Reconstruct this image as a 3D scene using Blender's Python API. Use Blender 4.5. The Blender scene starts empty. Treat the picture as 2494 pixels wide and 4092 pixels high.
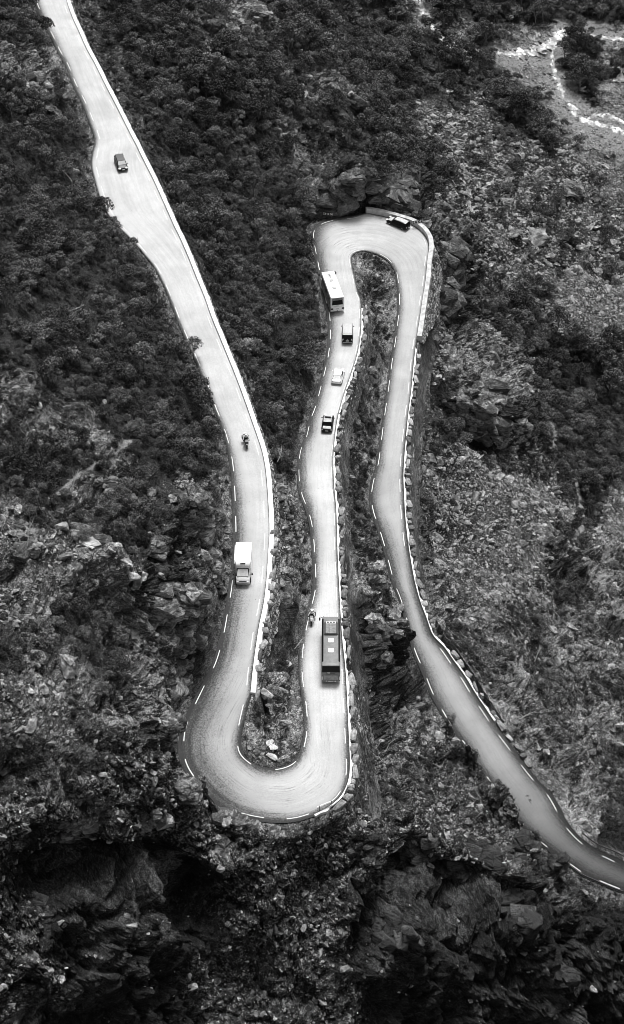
import bpy, bmesh, math, random
import numpy as np
from mathutils import Vector, Matrix, Euler
R = math.radians
SC = bpy.context.scene
COL = SC.collection
rng = np.random.default_rng(7)
random.seed(7)

# ------------------------------------------------------------------ camera, sky, sun
FPX, PITCH, CX, CY, CAMZ = 7500.0, R(41.0), 1247.0, 2046.0, 260.0
cam = bpy.data.cameras.new('camera')
cam.sensor_fit = 'VERTICAL'; cam.sensor_height = 36.0
cam.lens = 36.0 * FPX / 4092.0
cam.clip_start = 1.0; cam.clip_end = 3000.0
camo = bpy.data.objects.new('camera', cam); COL.objects.link(camo)
camo.location = (0, 0, CAMZ); camo.rotation_euler = (math.pi / 2 - PITCH, 0, 0)
SC.camera = camo
SUN_EL, SUN_AZ = R(65), R(10)            # azimuth measured from +Y (away from the camera) towards +X
w = bpy.data.worlds.new('World'); SC.world = w; w.use_nodes = True
nt = w.node_tree
sky = nt.nodes.new('ShaderNodeTexSky'); sky.sky_type = 'NISHITA'; sky.sun_disc = False
sky.sun_elevation = SUN_EL; sky.sun_rotation = SUN_AZ; sky.dust_density = 4.0; sky.air_density = 1.0
bw = nt.nodes.new('ShaderNodeRGBToBW')    # the whole place is black and white
nt.links.new(sky.outputs[0], bw.inputs[0])
nt.links.new(bw.outputs[0], nt.nodes['Background'].inputs[0])
nt.nodes['Background'].inputs[1].default_value = 0.105
sun = bpy.data.lights.new('sun', 'SUN'); sun.energy = 2.35; sun.angle = R(16); sun.color = (1, 1, 1)
suno = bpy.data.objects.new('sun', sun); COL.objects.link(suno)
suno.rotation_euler = (math.pi / 2 - SUN_EL, 0, math.pi - SUN_AZ)
suno.location = (60, 200, 400)
SC.view_settings.view_transform = 'Standard'; SC.view_settings.look = 'None'
SC.cycles.filter_width = 0.85
SC.view_settings.gamma = 1.0; SC.view_settings.exposure = 0.57

# ------------------------------------------------------------------ picture <-> place
cp, sp = math.cos(PITCH), math.sin(PITCH)
def elev(py): return PITCH + np.arctan((np.asarray(py, float) - CY) / FPX)
def back(px, py, V):
    a = (px - CX) / FPX; b = (py - CY) / FPX
    d = np.array([a, cp - b * sp, -sp - b * cp]); t = V / -d[2]
    return np.array([d[0] * t, d[1] * t, CAMZ - V])
def project(x, y, z):
    f = y * cp - (z - CAMZ) * sp
    u = y * sp + (z - CAMZ) * cp
    return CX + FPX * x / f, CY - FPX * u / f, f

# ------------------------------------------------------------------ numpy noise
def _h(ix, iy, iz, s):
    n = (ix.astype(np.int64) * 374761393 + iy.astype(np.int64) * 668265263 + iz.astype(np.int64) * 2147483647 + s * 1274126177) & 0xffffffff
    n = ((n ^ (n >> 13)) * 1274126177) & 0xffffffff
    n = ((n ^ (n >> 15)) * 2246822519) & 0xffffffff
    return ((n ^ (n >> 16)) & 0xffffff).astype(np.float32) / 16777215.0
def vn(x, y, z, s=0):
    fx, fy, fz = np.floor(x), np.floor(y), np.floor(z)
    u, v, q = x - fx, y - fy, z - fz
    u = u * u * (3 - 2 * u); v = v * v * (3 - 2 * v); q = q * q * (3 - 2 * q)
    r = 0
    for i in (0, 1):
        for j in (0, 1):
            for k in (0, 1):
                r = r + _h(fx + i, fy + j, fz + k, s) * (u if i else 1 - u) * (v if j else 1 - v) * (q if k else 1 - q)
    return r * 2 - 1
def fbm(x, y, z, sc, o=4, s=0, g=0.5):
    r = 0; a = 1.0; f = 1.0 / sc
    for i in range(o):
        r = r + a * vn(x * f + 17.3 * i, y * f - 9.1 * i, z * f + 4.7 * i, s + i); a *= g; f *= 2.03
    return r
def facets(x, y, z, sc, s=0):
    """blocky rock: each Worley cell is a tilted face at its own height; also the distance to the crack"""
    X, Y, Z = x / sc, y / sc, z / sc
    bx, by, bz = np.floor(X), np.floor(Y), np.floor(Z)
    f1 = np.full(X.shape, 9.0); f2 = np.full(X.shape, 9.0); val = np.zeros(X.shape)
    for i in (-1, 0, 1):
        for j in (-1, 0, 1):
            for k in (-1, 0, 1):
                a, b, c = bx + i, by + j, bz + k
                h1, h2, h3 = _h(a, b, c, s), _h(a, b, c, s + 1), _h(a, b, c, s + 2)
                dx, dy, dz = X - a - h1, Y - b - h2, Z - c - h3
                d = dx * dx + dy * dy + dz * dz
                v = (h1 - .5) * 1.1 + (h2 - .5) * dx * 1.5 + (h3 - .5) * dy * 1.5 + (h1 - .5) * dz * 1.2
                m = d < f1
                f2 = np.where(m, f1, np.minimum(f2, d)); val = np.where(m, v, val); f1 = np.where(m, d, f1)
    return val, np.sqrt(f2) - np.sqrt(f1)
def sstep(a, b, x):
    t = np.clip((x - a) / (b - a), 0, 1); return t * t * (3 - 2 * t)

# ------------------------------------------------------------------ the road traced as two edges
# V = metres below the camera
A = [(110,-60),(135,0),(162,67),(196,133),(226,200),(258,258),(287,333),(324,408),(354,483),(374,541),(377,574),(367,616),(364,666),(379,724),(400,790),(433,857),(474,907),(516,949),(574,1015),
 (620,1074),(657,1149),(687,1224),(716,1299),(749,1374),(786,1457),(820,1540),(849,1623),(882,1706),(907,1790),(920,1873),(925,1956),(928,2039),
 (930,2148),(924,2256),(911,2364),(897,2447),(878,2547),(849,2647),(803,2739),(755,2830),(722,2905),(710,2972),(716,3038),(738,3090),(781,3145),(845,3206),(920,3252),(978,3272),(1053,3285),(1133,3289),(1191,3282),(1245,3266),
 (1271,3254),(1319,3227),(1362,3190),(1388,3142),(1399,3094),(1400,3020),(1396,2940),(1391,2833),(1387,2753),(1381,2660),(1369,2547),(1359,2381),(1351,2214),(1346,2048),
 (1337,1939),(1334,1840),(1340,1756),(1352,1673),(1377,1582),(1406,1498),(1431,1415),(1444,1332),(1446,1257),(1444,1199),(1431,1165),(1418,1107),(1409,1070),(1405,1040),(1409,1022),(1424,1010),(1452,1004),(1480,1008),
 (1512,1019),(1544,1038),(1568,1066),(1580,1096),(1586,1140),(1589,1190),(1587,1240),(1581,1299),(1571,1374),(1560,1440),(1550,1515),(1537,1607),(1525,1690),(1514,1773),(1502,1856),(1483,1923),(1474,1989),(1483,2048),
 (1498,2090),(1514,2140),(1531,2198),(1548,2264),(1566,2330),(1590,2390),(1612,2464),(1632,2547),(1652,2614),(1685,2689),(1718,2772),(1760,2847),(1802,2914),(1852,2982),(1895,3055),
 (1930,3100),(1960,3140),(1993,3193),(2035,3250),(2090,3310),(2150,3367),(2215,3420),(2270,3460),(2326,3500),(2384,3526),(2442,3551),(2510,3575),(2600,3600)]
B = [(262,-60),(268,0),(290,67),(320,133),(350,200),(382,258),(419,333),(458,408),(496,483),(525,541),(543,574),(563,616),(588,666),(617,724),(647,790),(677,857),(699,907),(720,949),(753,1024),
 (786,1107),(820,1190),(850,1274),(884,1357),(918,1440),(951,1523),(982,1607),(1011,1690),(1034,1756),(1052,1815),(1064,1881),(1071,1956),(1076,2039),
 (1079,2131),(1074,2214),(1067,2323),(1055,2422),(1036,2514),(1019,2631),(1009,2714),(1003,2772),(986,2839),(970,2905),(963,2955),(970,3006),(1000,3041),(1042,3062),(1085,3068),(1133,3061),(1170,3041),(1196,3006),(1208,2956),(1213,2913),
 (1213,2854),(1207,2796),(1199,2743),(1194,2690),(1195,2614),(1207,2531),(1230,2431),(1245,2370),(1250,2323),(1246,2214),(1244,2173),(1236,2098),(1220,2039),(1198,1981),(1188,1923),(1186,1856),
 (1194,1798),(1216,1748),(1231,1681),(1252,1623),(1269,1557),(1286,1490),(1301,1423),(1309,1357),(1310,1315),(1306,1257),(1292,1200),(1275,1120),(1262,1050),(1250,985),(1244,945),(1248,916),(1272,892),(1312,876),
 (1360,868),(1412,862),(1464,852),(1496,856),(1544,866),(1600,882),(1644,896),(1675,916),(1699,940),(1713,968),(1716,1000),(1711,1040),(1707,1070),(1702,1132),(1689,1215),(1677,1299),(1664,1382),(1654,1465),(1645,1565),
 (1633,1656),(1625,1740),(1618,1823),(1614,1906),(1617,1989),(1620,2048),(1626,2115),(1635,2189),(1646,2256),(1660,2331),(1681,2406),(1706,2472),(1731,2539),(1777,2589),(1818,2647),(1860,2705),(1901,2772),(1951,2847),(2001,2922),(2051,2988),(2107,3063),
 (2151,3118),(2201,3168),(2234,3218),(2268,3284),(2317,3343),(2384,3393),(2442,3417),(2510,3450),(2600,3490)]
# key stations: edge A point, edge B point, V
KEYS = [((110,-60),(262,-60),167.4),((367,616),(563,616),170.6),((907,1790),(1052,1815),175.6),((924,2256),(1074,2214),178.0),((803,2739),(1003,2772),180.6),((710,2972),(963,2955),182.2),
 ((781,3145),(1000,3041),182.9),((1053,3285),(1085,3068),183.4),((1319,3227),(1170,3041),183.9),((1400,3020),(1208,2956),184.6),((1387,2753),(1199,2743),186.0),((1359,2381),(1246,2370-0),187.8),((1334,1840),(1188,1923),190.2),
 ((1406,1498),(1286,1490),192.0),((1444,1199),(1292,1200),193.8),((1405,1040),(1250,985),195.0),((1424,1010),(1272,892),195.6),((1452,1004),(1464,852),196.4),((1512,1019),(1644,896),197.0),((1568,1066),(1716,1000),197.6),
 ((1587,1240),(1689,1215),198.9),((1525,1690),(1633,1656),201.2),((1483,2048),(1620,2048),203.6),((1590,2390),(1681,2406),205.8),((1685,2689),(1818,2647),207.9),((1895,3055),(2107,3063),210.4),((2035,3250),(2268,3284),212.0),((2326,3500),(2442,3417),213.6),((2600,3600),(2600,3490),214.6)]
def near_idx(P, q):
    return int(np.argmin([(p[0]-q[0])**2+(p[1]-q[1])**2 for p in P]))
def smooth_resample(pts, n):
    """Catmull-Rom through world points, n+1 samples by arc length"""
    P = np.array(pts)
    if len(P) == 1: P = np.vstack([P, P])
    Q = np.vstack([2*P[0]-P[1], P, 2*P[-1]-P[-2]]); out = []
    for i in range(1, len(Q)-2):
        for t in np.linspace(0, 1, 12, endpoint=False):
            a, b, c, d = Q[i-1], Q[i], Q[i+1], Q[i+2]
            out.append(.5*((2*b)+(-a+c)*t+(2*a-5*b+4*c-d)*t*t+(-a+3*b-3*c+d)*t**3))
    out.append(P[-1]); out = np.array(out)
    L = np.r_[0, np.cumsum(np.linalg.norm(np.diff(out, axis=0), axis=1))]
    return out, L
def edge_world(P, keyi):
    idx = [near_idx(P, k[keyi]) for k in KEYS]
    segs = []; Vs = np.zeros(len(P))
    for s in range(len(KEYS)-1):
        a, b = idx[s], idx[s+1]
        d = np.r_[0, np.cumsum([math.hypot(P[i+1][0]-P[i][0], P[i+1][1]-P[i][1]) for i in range(a, b)])]
        for i in range(a, b+1): Vs[i] = KEYS[s][2] + (KEYS[s+1][2]-KEYS[s][2])*d[i-a]/d[-1]
    W = np.array([back(P[i][0], P[i][1], Vs[i]) for i in range(len(P))])
    fine, L = smooth_resample(W, 0)
    return idx, fine, L
iA, fA, LA = edge_world(A, 0); iB, fB, LB = edge_world(B, 1)
EA, EB, KS = [], [], []     # matched samples of both edges
for s in range(len(KEYS)-1):
    a0, a1 = LA[iA[s]*12], LA[min(iA[s+1]*12, len(LA)-1)]
    b0, b1 = LB[iB[s]*12], LB[min(iB[s+1]*12, len(LB)-1)]
    n = max(2, int(max(a1-a0, b1-b0)/0.8))
    for i in range(n + (1 if s == len(KEYS)-2 else 0)):
        t = i/n
        EA.append([np.interp(a0+(a1-a0)*t, LA, fA[:, k]) for k in range(3)])
        EB.append([np.interp(b0+(b1-b0)*t, LB, fB[:, k]) for k in range(3)])
        KS.append(s+t)
EA, EB, KS = np.array(EA), np.array(EB), np.array(KS)
def gsm(Z):
    k = np.exp(-np.linspace(-2, 2, 13)**2); k /= k.sum()
    return np.convolve(np.pad(Z, 6, 'edge'), k, 'valid')
EA[:, 2] = gsm(EA[:, 2]); EB[:, 2] = gsm(EB[:, 2])
NR = len(EA)
CEN = (EA+EB)/2
SLEN = np.r_[0, np.cumsum(np.linalg.norm(np.diff(CEN, axis=0), axis=1))]
def outward(E, O):
    """unit normals in plan, pointing away from the road"""
    T = np.gradient(E[:, :2], axis=0); T = T/np.maximum(1e-6, np.linalg.norm(T, axis=1))[:, None]
    N = np.stack([T[:, 1], -T[:, 0]], 1)
    sgn = np.sign(((E-O)[:, :2]*N).sum(1)); return N*sgn[:, None]
NA, NB = outward(EA, EB), outward(EB, EA)
def ks(a, b): return (KS >= a) & (KS <= b)

# ------------------------------------------------------------------ terrain control points
Lold = ([0,655,1770,2250,3100],[117.5,123,131,135,140]); Lnew = ([-60,616,1800,2235,2755,3100],[167.4,170.6,175.6,178,180.6,182.6])
Mold = ([1040,1200,1980,2600,2940,3285],[153.5,152,147,143.5,142,141]); Mnew = ([850,1040,1200,1980,2600,2940,3285],[196,194.5,193.5,189.5,186.7,184.7,183.5])
Rold = ([900,1096,1989,2547,3055,3590],[155.5,156.5,163,167,171,174.5]); Rnew = ([1040,1989,2547,3055,3359,3590],[197.8,203,206.8,210.4,212.5,214.2])
REF = {'L': (Lold, Lnew), 'M': (Mold, Mnew), 'R': (Rold, Rnew)}
FREE = """L 600 100 121;L 900 200 131;L 1000 0 134;L 700 400 127;L 1200 300 140;L 1000 600 140;L 800 700 133;L 900 1000 138;L 1100 1000 143;L 1200 1000 146;L 1200 1250 147;L 1000 1400 138;L 1120 1400 142
L 0 0 105;L 60 300 109;L 0 600 111;L 200 500 118;L 0 1000 109;L 300 1000 117;L 0 1500 109;L 400 1500 119;L 650 1500 124;L 0 1900 109;L 300 1900 115;L 600 1900 120;L 800 1950 125;L 0 2300 110;L 300 2300 115;L 600 2300 120;L 780 2300 123
L 0 2700 113;L 300 2700 117;L 560 2700 121;L 640 2900 126;L 0 3000 116;L 300 3000 119;L 600 3050 126;L -400 1000 98;L -400 2500 100;L -300 0 96
L 1244 258 143;L 1150 100 141;L 1450 430 150;L 1560 600 154;L 1400 620 151;L 1250 600 149;L 1250 750 150
R 1700 770 148;R 1480 720 143;R 1350 760 143;R 1620 800 149;R 1450 640 144
R 1500 100 186;R 1500 300 186;R 1620 480 186;R 1800 650 190;R 1950 700 195;R 1900 300 194;R 2400 300 200;R 2400 800 203;R 2050 1000 200;R 2300 1300 205;R 2050 1350 204;R 1700 0 186;R 2400 0 194;R 1400 0 180;R 2900 500 205;R 2900 0 190
R 1830 900 164;R 1840 1100 172;R 1910 1150 196;R 1750 1200 163;R 1750 1350 168;R 1850 1430 171;R 1980 1560 176;R 1880 1650 177;R 1900 1790 184;R 2030 1750 186;R 1750 1900 175;R 1750 2150 177;R 2050 2000 185;R 2080 1500 205;R 2200 1600 206;R 2450 1800 209;R 2320 2000 206
R 2180 2050 190;R 2250 2300 192;R 2430 2100 206;R 2450 2500 200;R 2200 2600 185;R 2000 2400 180;R 1900 2570 175;R 1800 2350 176;R 2300 2900 185;R 2450 3200 184;R 2300 3100 181;R 2494 2800 191;R 2900 2000 215;R 2900 3000 200
R 1560 2420 159;R 1600 2480 160;R 1500 2460 156;R 1560 2640 163;R 1480 2640 159
R 1500 2760 158;R 1480 3000 157;R 1620 3000 162;R 1700 2900 165;R 1600 3200 160;R 1800 3200 164;R 1950 3320 167.5;R 2100 3400 169;R 1850 3420 163;R 1700 3400 160;R 2000 3520 165;R 2200 3490 171;R 2330 3560 174
L 740 3160 136;L 850 3260 137.3;L 1000 3320 138.8;M 1200 3335 140;M 1340 3270 142.4;M 1420 3150 145.5"""
FGH = [(400,3250,140),(400,3450,137.5),(400,3700,132),(400,4092,124),(0,3400,132.6),(0,3700,128),(0,4092,120),(700,3500,144),(900,3700,142),(900,4092,133),(1250,3500,148),(1300,3700,144),(1300,4092,135),(1500,3500,150),(1550,3700,148),
 (1700,3700,152),(1700,4092,143),(2100,3800,153),(2100,4092,147),(2400,3780,157),(2400,4092,151),(2700,4000,155),(400,4500,116),(1300,4500,127),(2400,4500,143)]
CP = []
for ln in FREE.replace('\n', ';').split(';'):
    if not ln.strip(): continue
    r, x, y, V = ln.split(); x, y, V = float(x), float(y), float(V); o, n = REF[r]
    CP.append(back(x, y, V - np.interp(y, *o) + np.interp(y, *n)))
for x, y, h in FGH: CP.append(back(x, y, h*math.tan(elev(y))))
CP = np.array(CP)
OFF = []   # edge, k-range, (offset, dh)...
def off(E, N, a, b, *prs, step=5):
    for i in np.where(ks(a, b))[0][::step]:
        for d, dh in prs:
            OFF.append([E[i, 0]+N[i, 0]*d, E[i, 1]+N[i, 1]*d, E[i, 2]+dh])
off(EA, NA, 0, 1.2, (3.5, 1.6)); off(EA, NA, 1.4, 2.2, (3, 2.4)); off(EA, NA, 2.5, 4.6, (2.2, 5.5), (4.5, 9.5)); off(EA, NA, 4.8, 6.4, (2.2, 3.0))
off(EA, NA, 8.6, 10.6, (3.2, -8.6)); off(EA, NA, 10.8, 11.5, (2.5, -5)); off(EA, NA, 11.5, 14.2, (2.0, -4.0)); off(EA, NA, 20.5, 22.6, (2.2, 4)); off(EA, NA, 23.6, 25, (2.2, 2.2))
off(EB, NB, 0, 4.0, (2.0, -2.6)); off(EB, NB, 10.3, 15, (1.8, 3.0)); off(EB, NB, 16.3, 17.1, (3, 6)); off(EB, NB, 17.5, 20.2, (2.5, -9)); off(EB, NB, 20.4, 23.2, (2.2, -4.5)); off(EB, NB, 23.6, 27.5, (2.5, -1.2))
off(EB, NB, 5.0, 8.8, (2.0, 0.5)); off(EA, NA, 15.3, 18.6, (1.5, 1.2))
OFF = np.array(OFF)
def d2min(P, Q):
    return np.sqrt(((P[:, None, :2]-Q[None, :, :2])**2).sum(2)).min(1)
EALL = np.vstack([EA, EB]); EOPP = np.vstack([EB, EA])
# drop offset points that fall on or beside another leg
keep = d2min(OFF, EALL) > 1.3
OFF = OFF[keep]
CP = CP[d2min(CP, EALL) > 1.3]
RD = np.vstack([EA[::5], EB[::5], CEN[::9]])
ALLC = np.vstack([RD, OFF, CP])
def rbf_fit(P):
    D = np.sqrt(((P[:, None, :2]-P[None, :, :2])**2).sum(2)+1.0)
    n = len(P); M = np.zeros((n+3, n+3)); lam = np.r_[np.full(len(RD), .02), np.full(n-len(RD), .6)]
    M[:n, :n] = D - np.diag(lam); Q = np.c_[np.ones(n), P[:, :2]/100]; M[:n, n:] = Q; M[n:, :n] = Q.T
    return np.linalg.solve(M, np.r_[P[:, 2], 0, 0, 0])
WRB = rbf_fit(ALLC)
def rbf_eval(x, y):
    out = np.empty(len(x)); n = len(ALLC)
    cx, cy = ALLC[:, 0].astype(np.float32), ALLC[:, 1].astype(np.float32); ww = WRB[:n].astype(np.float32)
    for s in range(0, len(x), 20000):
        a, b = x[s:s+20000].astype(np.float32), y[s:s+20000].astype(np.float32)
        D = np.sqrt((a[:, None]-cx)**2+(b[:, None]-cy)**2+1.0)
        out[s:s+20000] = D@ww + WRB[n] + WRB[n+1]*a/100 + WRB[n+2]*b/100
    return out

NROW, NCOL = 1240, 640
tt = np.linspace(0, 1, NROW); ys = 96 + 475*(0.62*tt+0.38*tt*tt)
gu = np.linspace(-1, 1, NCOL)
GX = (gu[None, :]*(0.2*ys[:, None]+36)).ravel(); GY = np.repeat(ys, NCOL)
gz = rbf_eval(GX, GY)
# distance to the road edges
ex, ey = EALL[:, 0].astype(np.float32), EALL[:, 1].astype(np.float32)
ed = np.full(len(GX), 99., np.float32); en = np.zeros(len(GX), int)
for s in range(0, len(GX), 20000):
    D = (GX[s:s+20000].astype(np.float32)[:, None]-ex)**2+(GY[s:s+20000].astype(np.float32)[:, None]-ey)**2
    k = D.argmin(1); en[s:s+20000] = k; ed[s:s+20000] = np.sqrt(D[np.arange(len(k)), k])
poly = np.vstack([EA, EB[::-1]])[:, :2]
near = np.where(ed < 12)[0]
inside = np.zeros(len(GX), bool)
px_, py_ = GX[near], GY[near]; cnt = np.zeros(len(near), int)
for i in range(len(poly)):
    x0, y0 = poly[i]; x1, y1 = poly[(i+1) % len(poly)]
    if y0 == y1: continue
    m = ((y0 > py_) != (y1 > py_)); xi = (x1-x0)*(py_-y0)/(y1-y0)+x0
    cnt += (m & (px_ < xi))
inside[near] = cnt % 2 == 1
fallA = ks(8.3, 14.4); fallB = ks(0, 4.3) | ks(17.0, 23.3)
fall = np.r_[fallA, fallB]
rimA = ks(4.7, 7.0) | ks(24.7, 27.2)
rim = np.r_[rimA, KS < -1]
wid = np.where(fall[en], 1.2, np.where(rim[en], 1.3, 2.6))
wdep = np.r_[np.interp(KS, [7.9, 8.3, 8.8, 10, 11, 12, 14, 14.2], [0, 1, 8, 7.5, 4, 2.4, 1.6, 0]), np.interp(KS, [0, 2, 3, 4.2, 4.3, 15.9, 16.1, 16.8, 17.3, 20.2, 20.9, 22.9, 23.3, 24.5, 25], [1.2, 1.4, 3, 3.4, 0, 0, .3, .3, 5, 5, 4.3, 4.3, 1.4, .6, 0])]
wl = np.clip((ed-0.75)/(wid-0.75+0.3), 0, 1); wl = wl*wl*(3-2*wl)
zr = EALL[en, 2]
ed = np.where(inside, -ed, ed)
gz = np.where(inside, zr-0.35, (zr-0.06-0.1*sstep(.1, .8, ed))*(1-wl)+gz*wl)
wd_ = wdep[en]; wallz = (wd_ > 0.5) & (ed > 0) & (ed < .75+.4*wd_+.5)
gz = np.where(wallz & (ed > .55), np.minimum(gz, zr-.55-np.minimum((ed-.55)/.36, wd_+.6)), gz)
gz = gz+np.where((ed > 0) & rim[en], 3.8*sstep(.1, 1.1, ed)*np.exp(-((ed-1.3)/1.5)**2)*np.clip(.45+1.1*vn(GX*.6, GY*.6, GX*0, 44), 0, 1.3), 0)

# ------------------------------------------------------------------ what grows or lies where
CMAP = """TT..TtTTTrrTtTTTsTTTTTTTT
TT..tTTTrrtTTTTTTTsTbbbTb
rrr..TTTtTTrrTTTTTTTbbTTT
rrrr.TTTTtTtrrTTTtttTbbTb
TTtr..TTTTTTTtrTTsSSTTbbb
TTTT..TTtTtrmttTsSSStTSbb
TTTt..tTTTTtrmtTTSSSSSSSs
TTTt...TTTTTtccrcTSSSSSSs
TTTTt..TTTTTTccccrSSSSSsS
TTTTT..TTTTT......csSSSSS
TTTTTT..TTTTT.r...cSsSSSS
TTTTTT..TTTTt..r..cmsssss
TTTTTtt..TTTTT.r..ctTTsss
TTTTTTT..TTTtt.m.srrTTTss
mTTTTTTt..tTTt.m.srrrTTTT
rmTTTTTT..TtTtmm.trrrTTTT
mmmmTTTT..TTt.mm.mcccTTTT
trmrmTTTT..Tm.mm.tmccmTTT
TTTmrmTTT..T..mm.sssmmtTT
tTTrrTtrr..s.mt..sssssmTs
rmmmTTtcm..s..t..ssssssts
sssttTcc...sc.m.msssssmmr
rssrrmcc..rr.cr.tsssssccm
ssrmrrcc..rm.cr.trsssstmr
ssTTrrrc..mc.mcr.rrsmmcmr
tmTTtrrrc.cc.cccc.mrmmrmc
trrttrrcc.cm..cccc.mrmmrs
sssrtrrc..rr..wccmmmrmmmm
sssmrrwc..mr..wcrmm.rmmrr
tmssmwc...rr..wrssm..rmrr
wttmwww...ss..wrmwm..rrrm
wwmwwwww......wmwwwm..srm
wwwmwwwww....wwmwwwww.rrm
wmwwwwwwwwwwwwmwmwwww..rm
wmcccmmwwwwwwwwwcwwwwc..r
wmcccccmmwwwwwmmccwwccc..
wwmcccccmwwwwwmcccccmmmmm
wwmmcccmmwwwwwmccccmmmmcm
wcwmcmmmmwwwwwccmmmmccmcm
wcwmmmmmwwwwwwmmmmmccccmc
wccmmmmmmwwwwwmmmmmccmccm""".split('\n')
CMAP = [r if k < 33 else r.replace('m', 'd') for k, r in enumerate(CMAP)]      # foreground cliff moss, darkened to paint in the shade there
assert len(CMAP) == 41 and all(len(r) == 25 for r in CMAP), [(i, len(r)) for i, r in enumerate(CMAP) if len(r) != 25]
CLS = 'TtmsSrcwbd'
cm = np.array([[CLS.find(c if c != '.' else 'm') for c in r] for r in CMAP])
def cover(x, y, z):
    """soft weights of each ground class at world points"""
    px, py, _ = project(x, y, z)
    wx = px + 55*fbm(x, y, z, 9, 3, 50); wy = py + 55*fbm(x, y, z, 9, 3, 60)
    u = np.clip(wx/100-.5, 0, 23.999); v = np.clip(wy/100-.5, 0, 39.999)
    i, j = v.astype(int), u.astype(int); fu, fv = u-j, v-i
    fu = sstep(.2, .8, fu); fv = sstep(.2, .8, fv)
    W = np.zeros((len(CLS), len(x)))
    for di, dj, ww in ((0, 0, (1-fu)*(1-fv)), (0, 1, fu*(1-fv)), (1, 0, (1-fu)*fv), (1, 1, fu*fv)):
        c = cm[i+di, j+dj]
        for k in range(len(CLS)): W[k] += ww*(c == k)
    return W
W = cover(GX, GY, gz)
def mix(W, **v): return sum(W[CLS.index(k)]*v.get(k, 0) for k in CLS)
# normals of the smooth ground
def grid_normals(X, Y, Z):
    P = np.stack([X, Y, Z], 1).reshape(NROW, NCOL, 3)
    du = np.gradient(P, axis=1); dv = np.gradient(P, axis=0); n = np.cross(du, dv).reshape(-1, 3)
    return n/np.linalg.norm(n, axis=1)[:, None]
def blur(Z, k):
    Z = Z.reshape(NROW, NCOL)
    for _ in range(k):
        Zp = np.pad(Z, 1, 'edge'); Z = (Zp[:-2, 1:-1]+Zp[2:, 1:-1]+Zp[1:-1, :-2]+Zp[1:-1, 2:]+2*Zp[1:-1, 1:-1])/6
    return Z.ravel()
Nn = grid_normals(GX, GY, blur(gz, 6))
GZ = gz
amp = mix(W, T=.9, t=.8, m=.75, s=.5, S=.8, r=1.15, c=1.6, w=1.0, b=.5, d=1.2)
steep = 1-Nn[:, 2]
amp = amp*(1+1.1*steep)*np.where(rim[en], sstep(.2, 1.8, ed), sstep(.5, 4.5, ed))*np.where(inside, 0, 1)*np.where(wallz, .12, 1)
# tilted bedding planes
f1, c1 = facets(GX, GY*.8, GZ, 4.2, 11)
f2, c2 = facets(GX*1.2, GY, GZ*1.5, 1.5, 31)
bed = GX*.25+GZ*.9-GY*.2+1.1*fbm(GX, GY, GZ, 8, 2, 5)
terr = (bed/1.3)%1.0
terr = np.where(terr < .75, terr/.75, (1-terr)/.25)-.5
rocky = mix(W, T=.1, t=.25, m=.4, s=.3, S=.4, r=1, c=1, w=.65, b=.3, d=.7)
rocky = np.clip(rocky+steep*.9-.1, 0, 1)
rdg = np.abs(vn(GX/9, GY/11, GZ/9, 140)); rdg2 = np.abs(vn(GX/4+3, GY/5, GZ/4, 150))
disp = .7*fbm(GX, GY, GZ, 7, 5, 3) + rocky*(1.5*(.35-rdg)*2-.55*np.exp(-rdg2*12)*2) + rocky*(1.05*f1+.6*f2+.34*terr*(steep > .15)-.5*np.exp(-c1*14)-.3*np.exp(-c2*10)) + .2*fbm(GX, GY, GZ, .9, 2, 9)
disp = disp*amp
PX_, PY_, _d = project(GX, GY, GZ)
# deep hollow under the foreground ledge, and the dark rift right of it
def hollow(cx, cy, rx, ry): return np.exp(-(((PX_-cx)/rx)**2+((PY_-cy)/ry)**2))
rec = 5.5*hollow(480, 3500, 230, 100)+7*hollow(1760, 3590, 220, 110)+2*hollow(800, 3560, 160, 110)+3*hollow(2000, 3640, 160, 70)+3*hollow(1640, 3440, 70, 90)+3.5*hollow(100, 4050, 90, 160)+1.2*hollow(1600, 2560, 80, 50)
tx, ty, tz = GX+Nn[:, 0]*disp, GY+Nn[:, 1]*disp+rec*sstep(1, 4, ed)*np.where(inside, 0, 1), GZ+Nn[:, 2]*disp
TN = grid_normals(tx, ty, tz)

def mesh_from(name, V, F, mats=(), smooth=False):
    me = bpy.data.meshes.new(name)
    V = np.asarray(V, np.float32)
    if isinstance(F, np.ndarray):
        me.vertices.add(len(V)); me.vertices.foreach_set('co', V.ravel())
        k = F.shape[1]; me.loops.add(F.size); me.loops.foreach_set('vertex_index', F.ravel().astype(np.int32))
        me.polygons.add(len(F)); me.polygons.foreach_set('loop_start', np.arange(0, F.size, k, dtype=np.int32))
        me.polygons.foreach_set('loop_total', np.full(len(F), k, np.int32)); me.update(calc_edges=True)
    else:
        me.from_pydata([tuple(v) for v in V], [], F); me.update()
    for m in mats: me.materials.append(m)
    me.polygons.foreach_set('use_smooth', np.full(len(me.polygons), smooth))
    return me
def link(name, me, parent=None, loc=None, rot=None, **props):
    o = bpy.data.objects.new(name, me); COL.objects.link(o)
    if parent: o.parent = parent
    if loc is not None: o.location = loc
    if rot is not None: o.rotation_euler = rot
    for k, v in props.items(): o[k] = v
    return o
def attr(me, name, vals, typ='FLOAT', dom='POINT'):
    a = me.attributes.new(name, typ, dom)
    a.data.foreach_set('vector' if typ == 'FLOAT_VECTOR' else 'value', np.asarray(vals, np.int32 if typ == 'INT' else np.float32).ravel())

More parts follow.
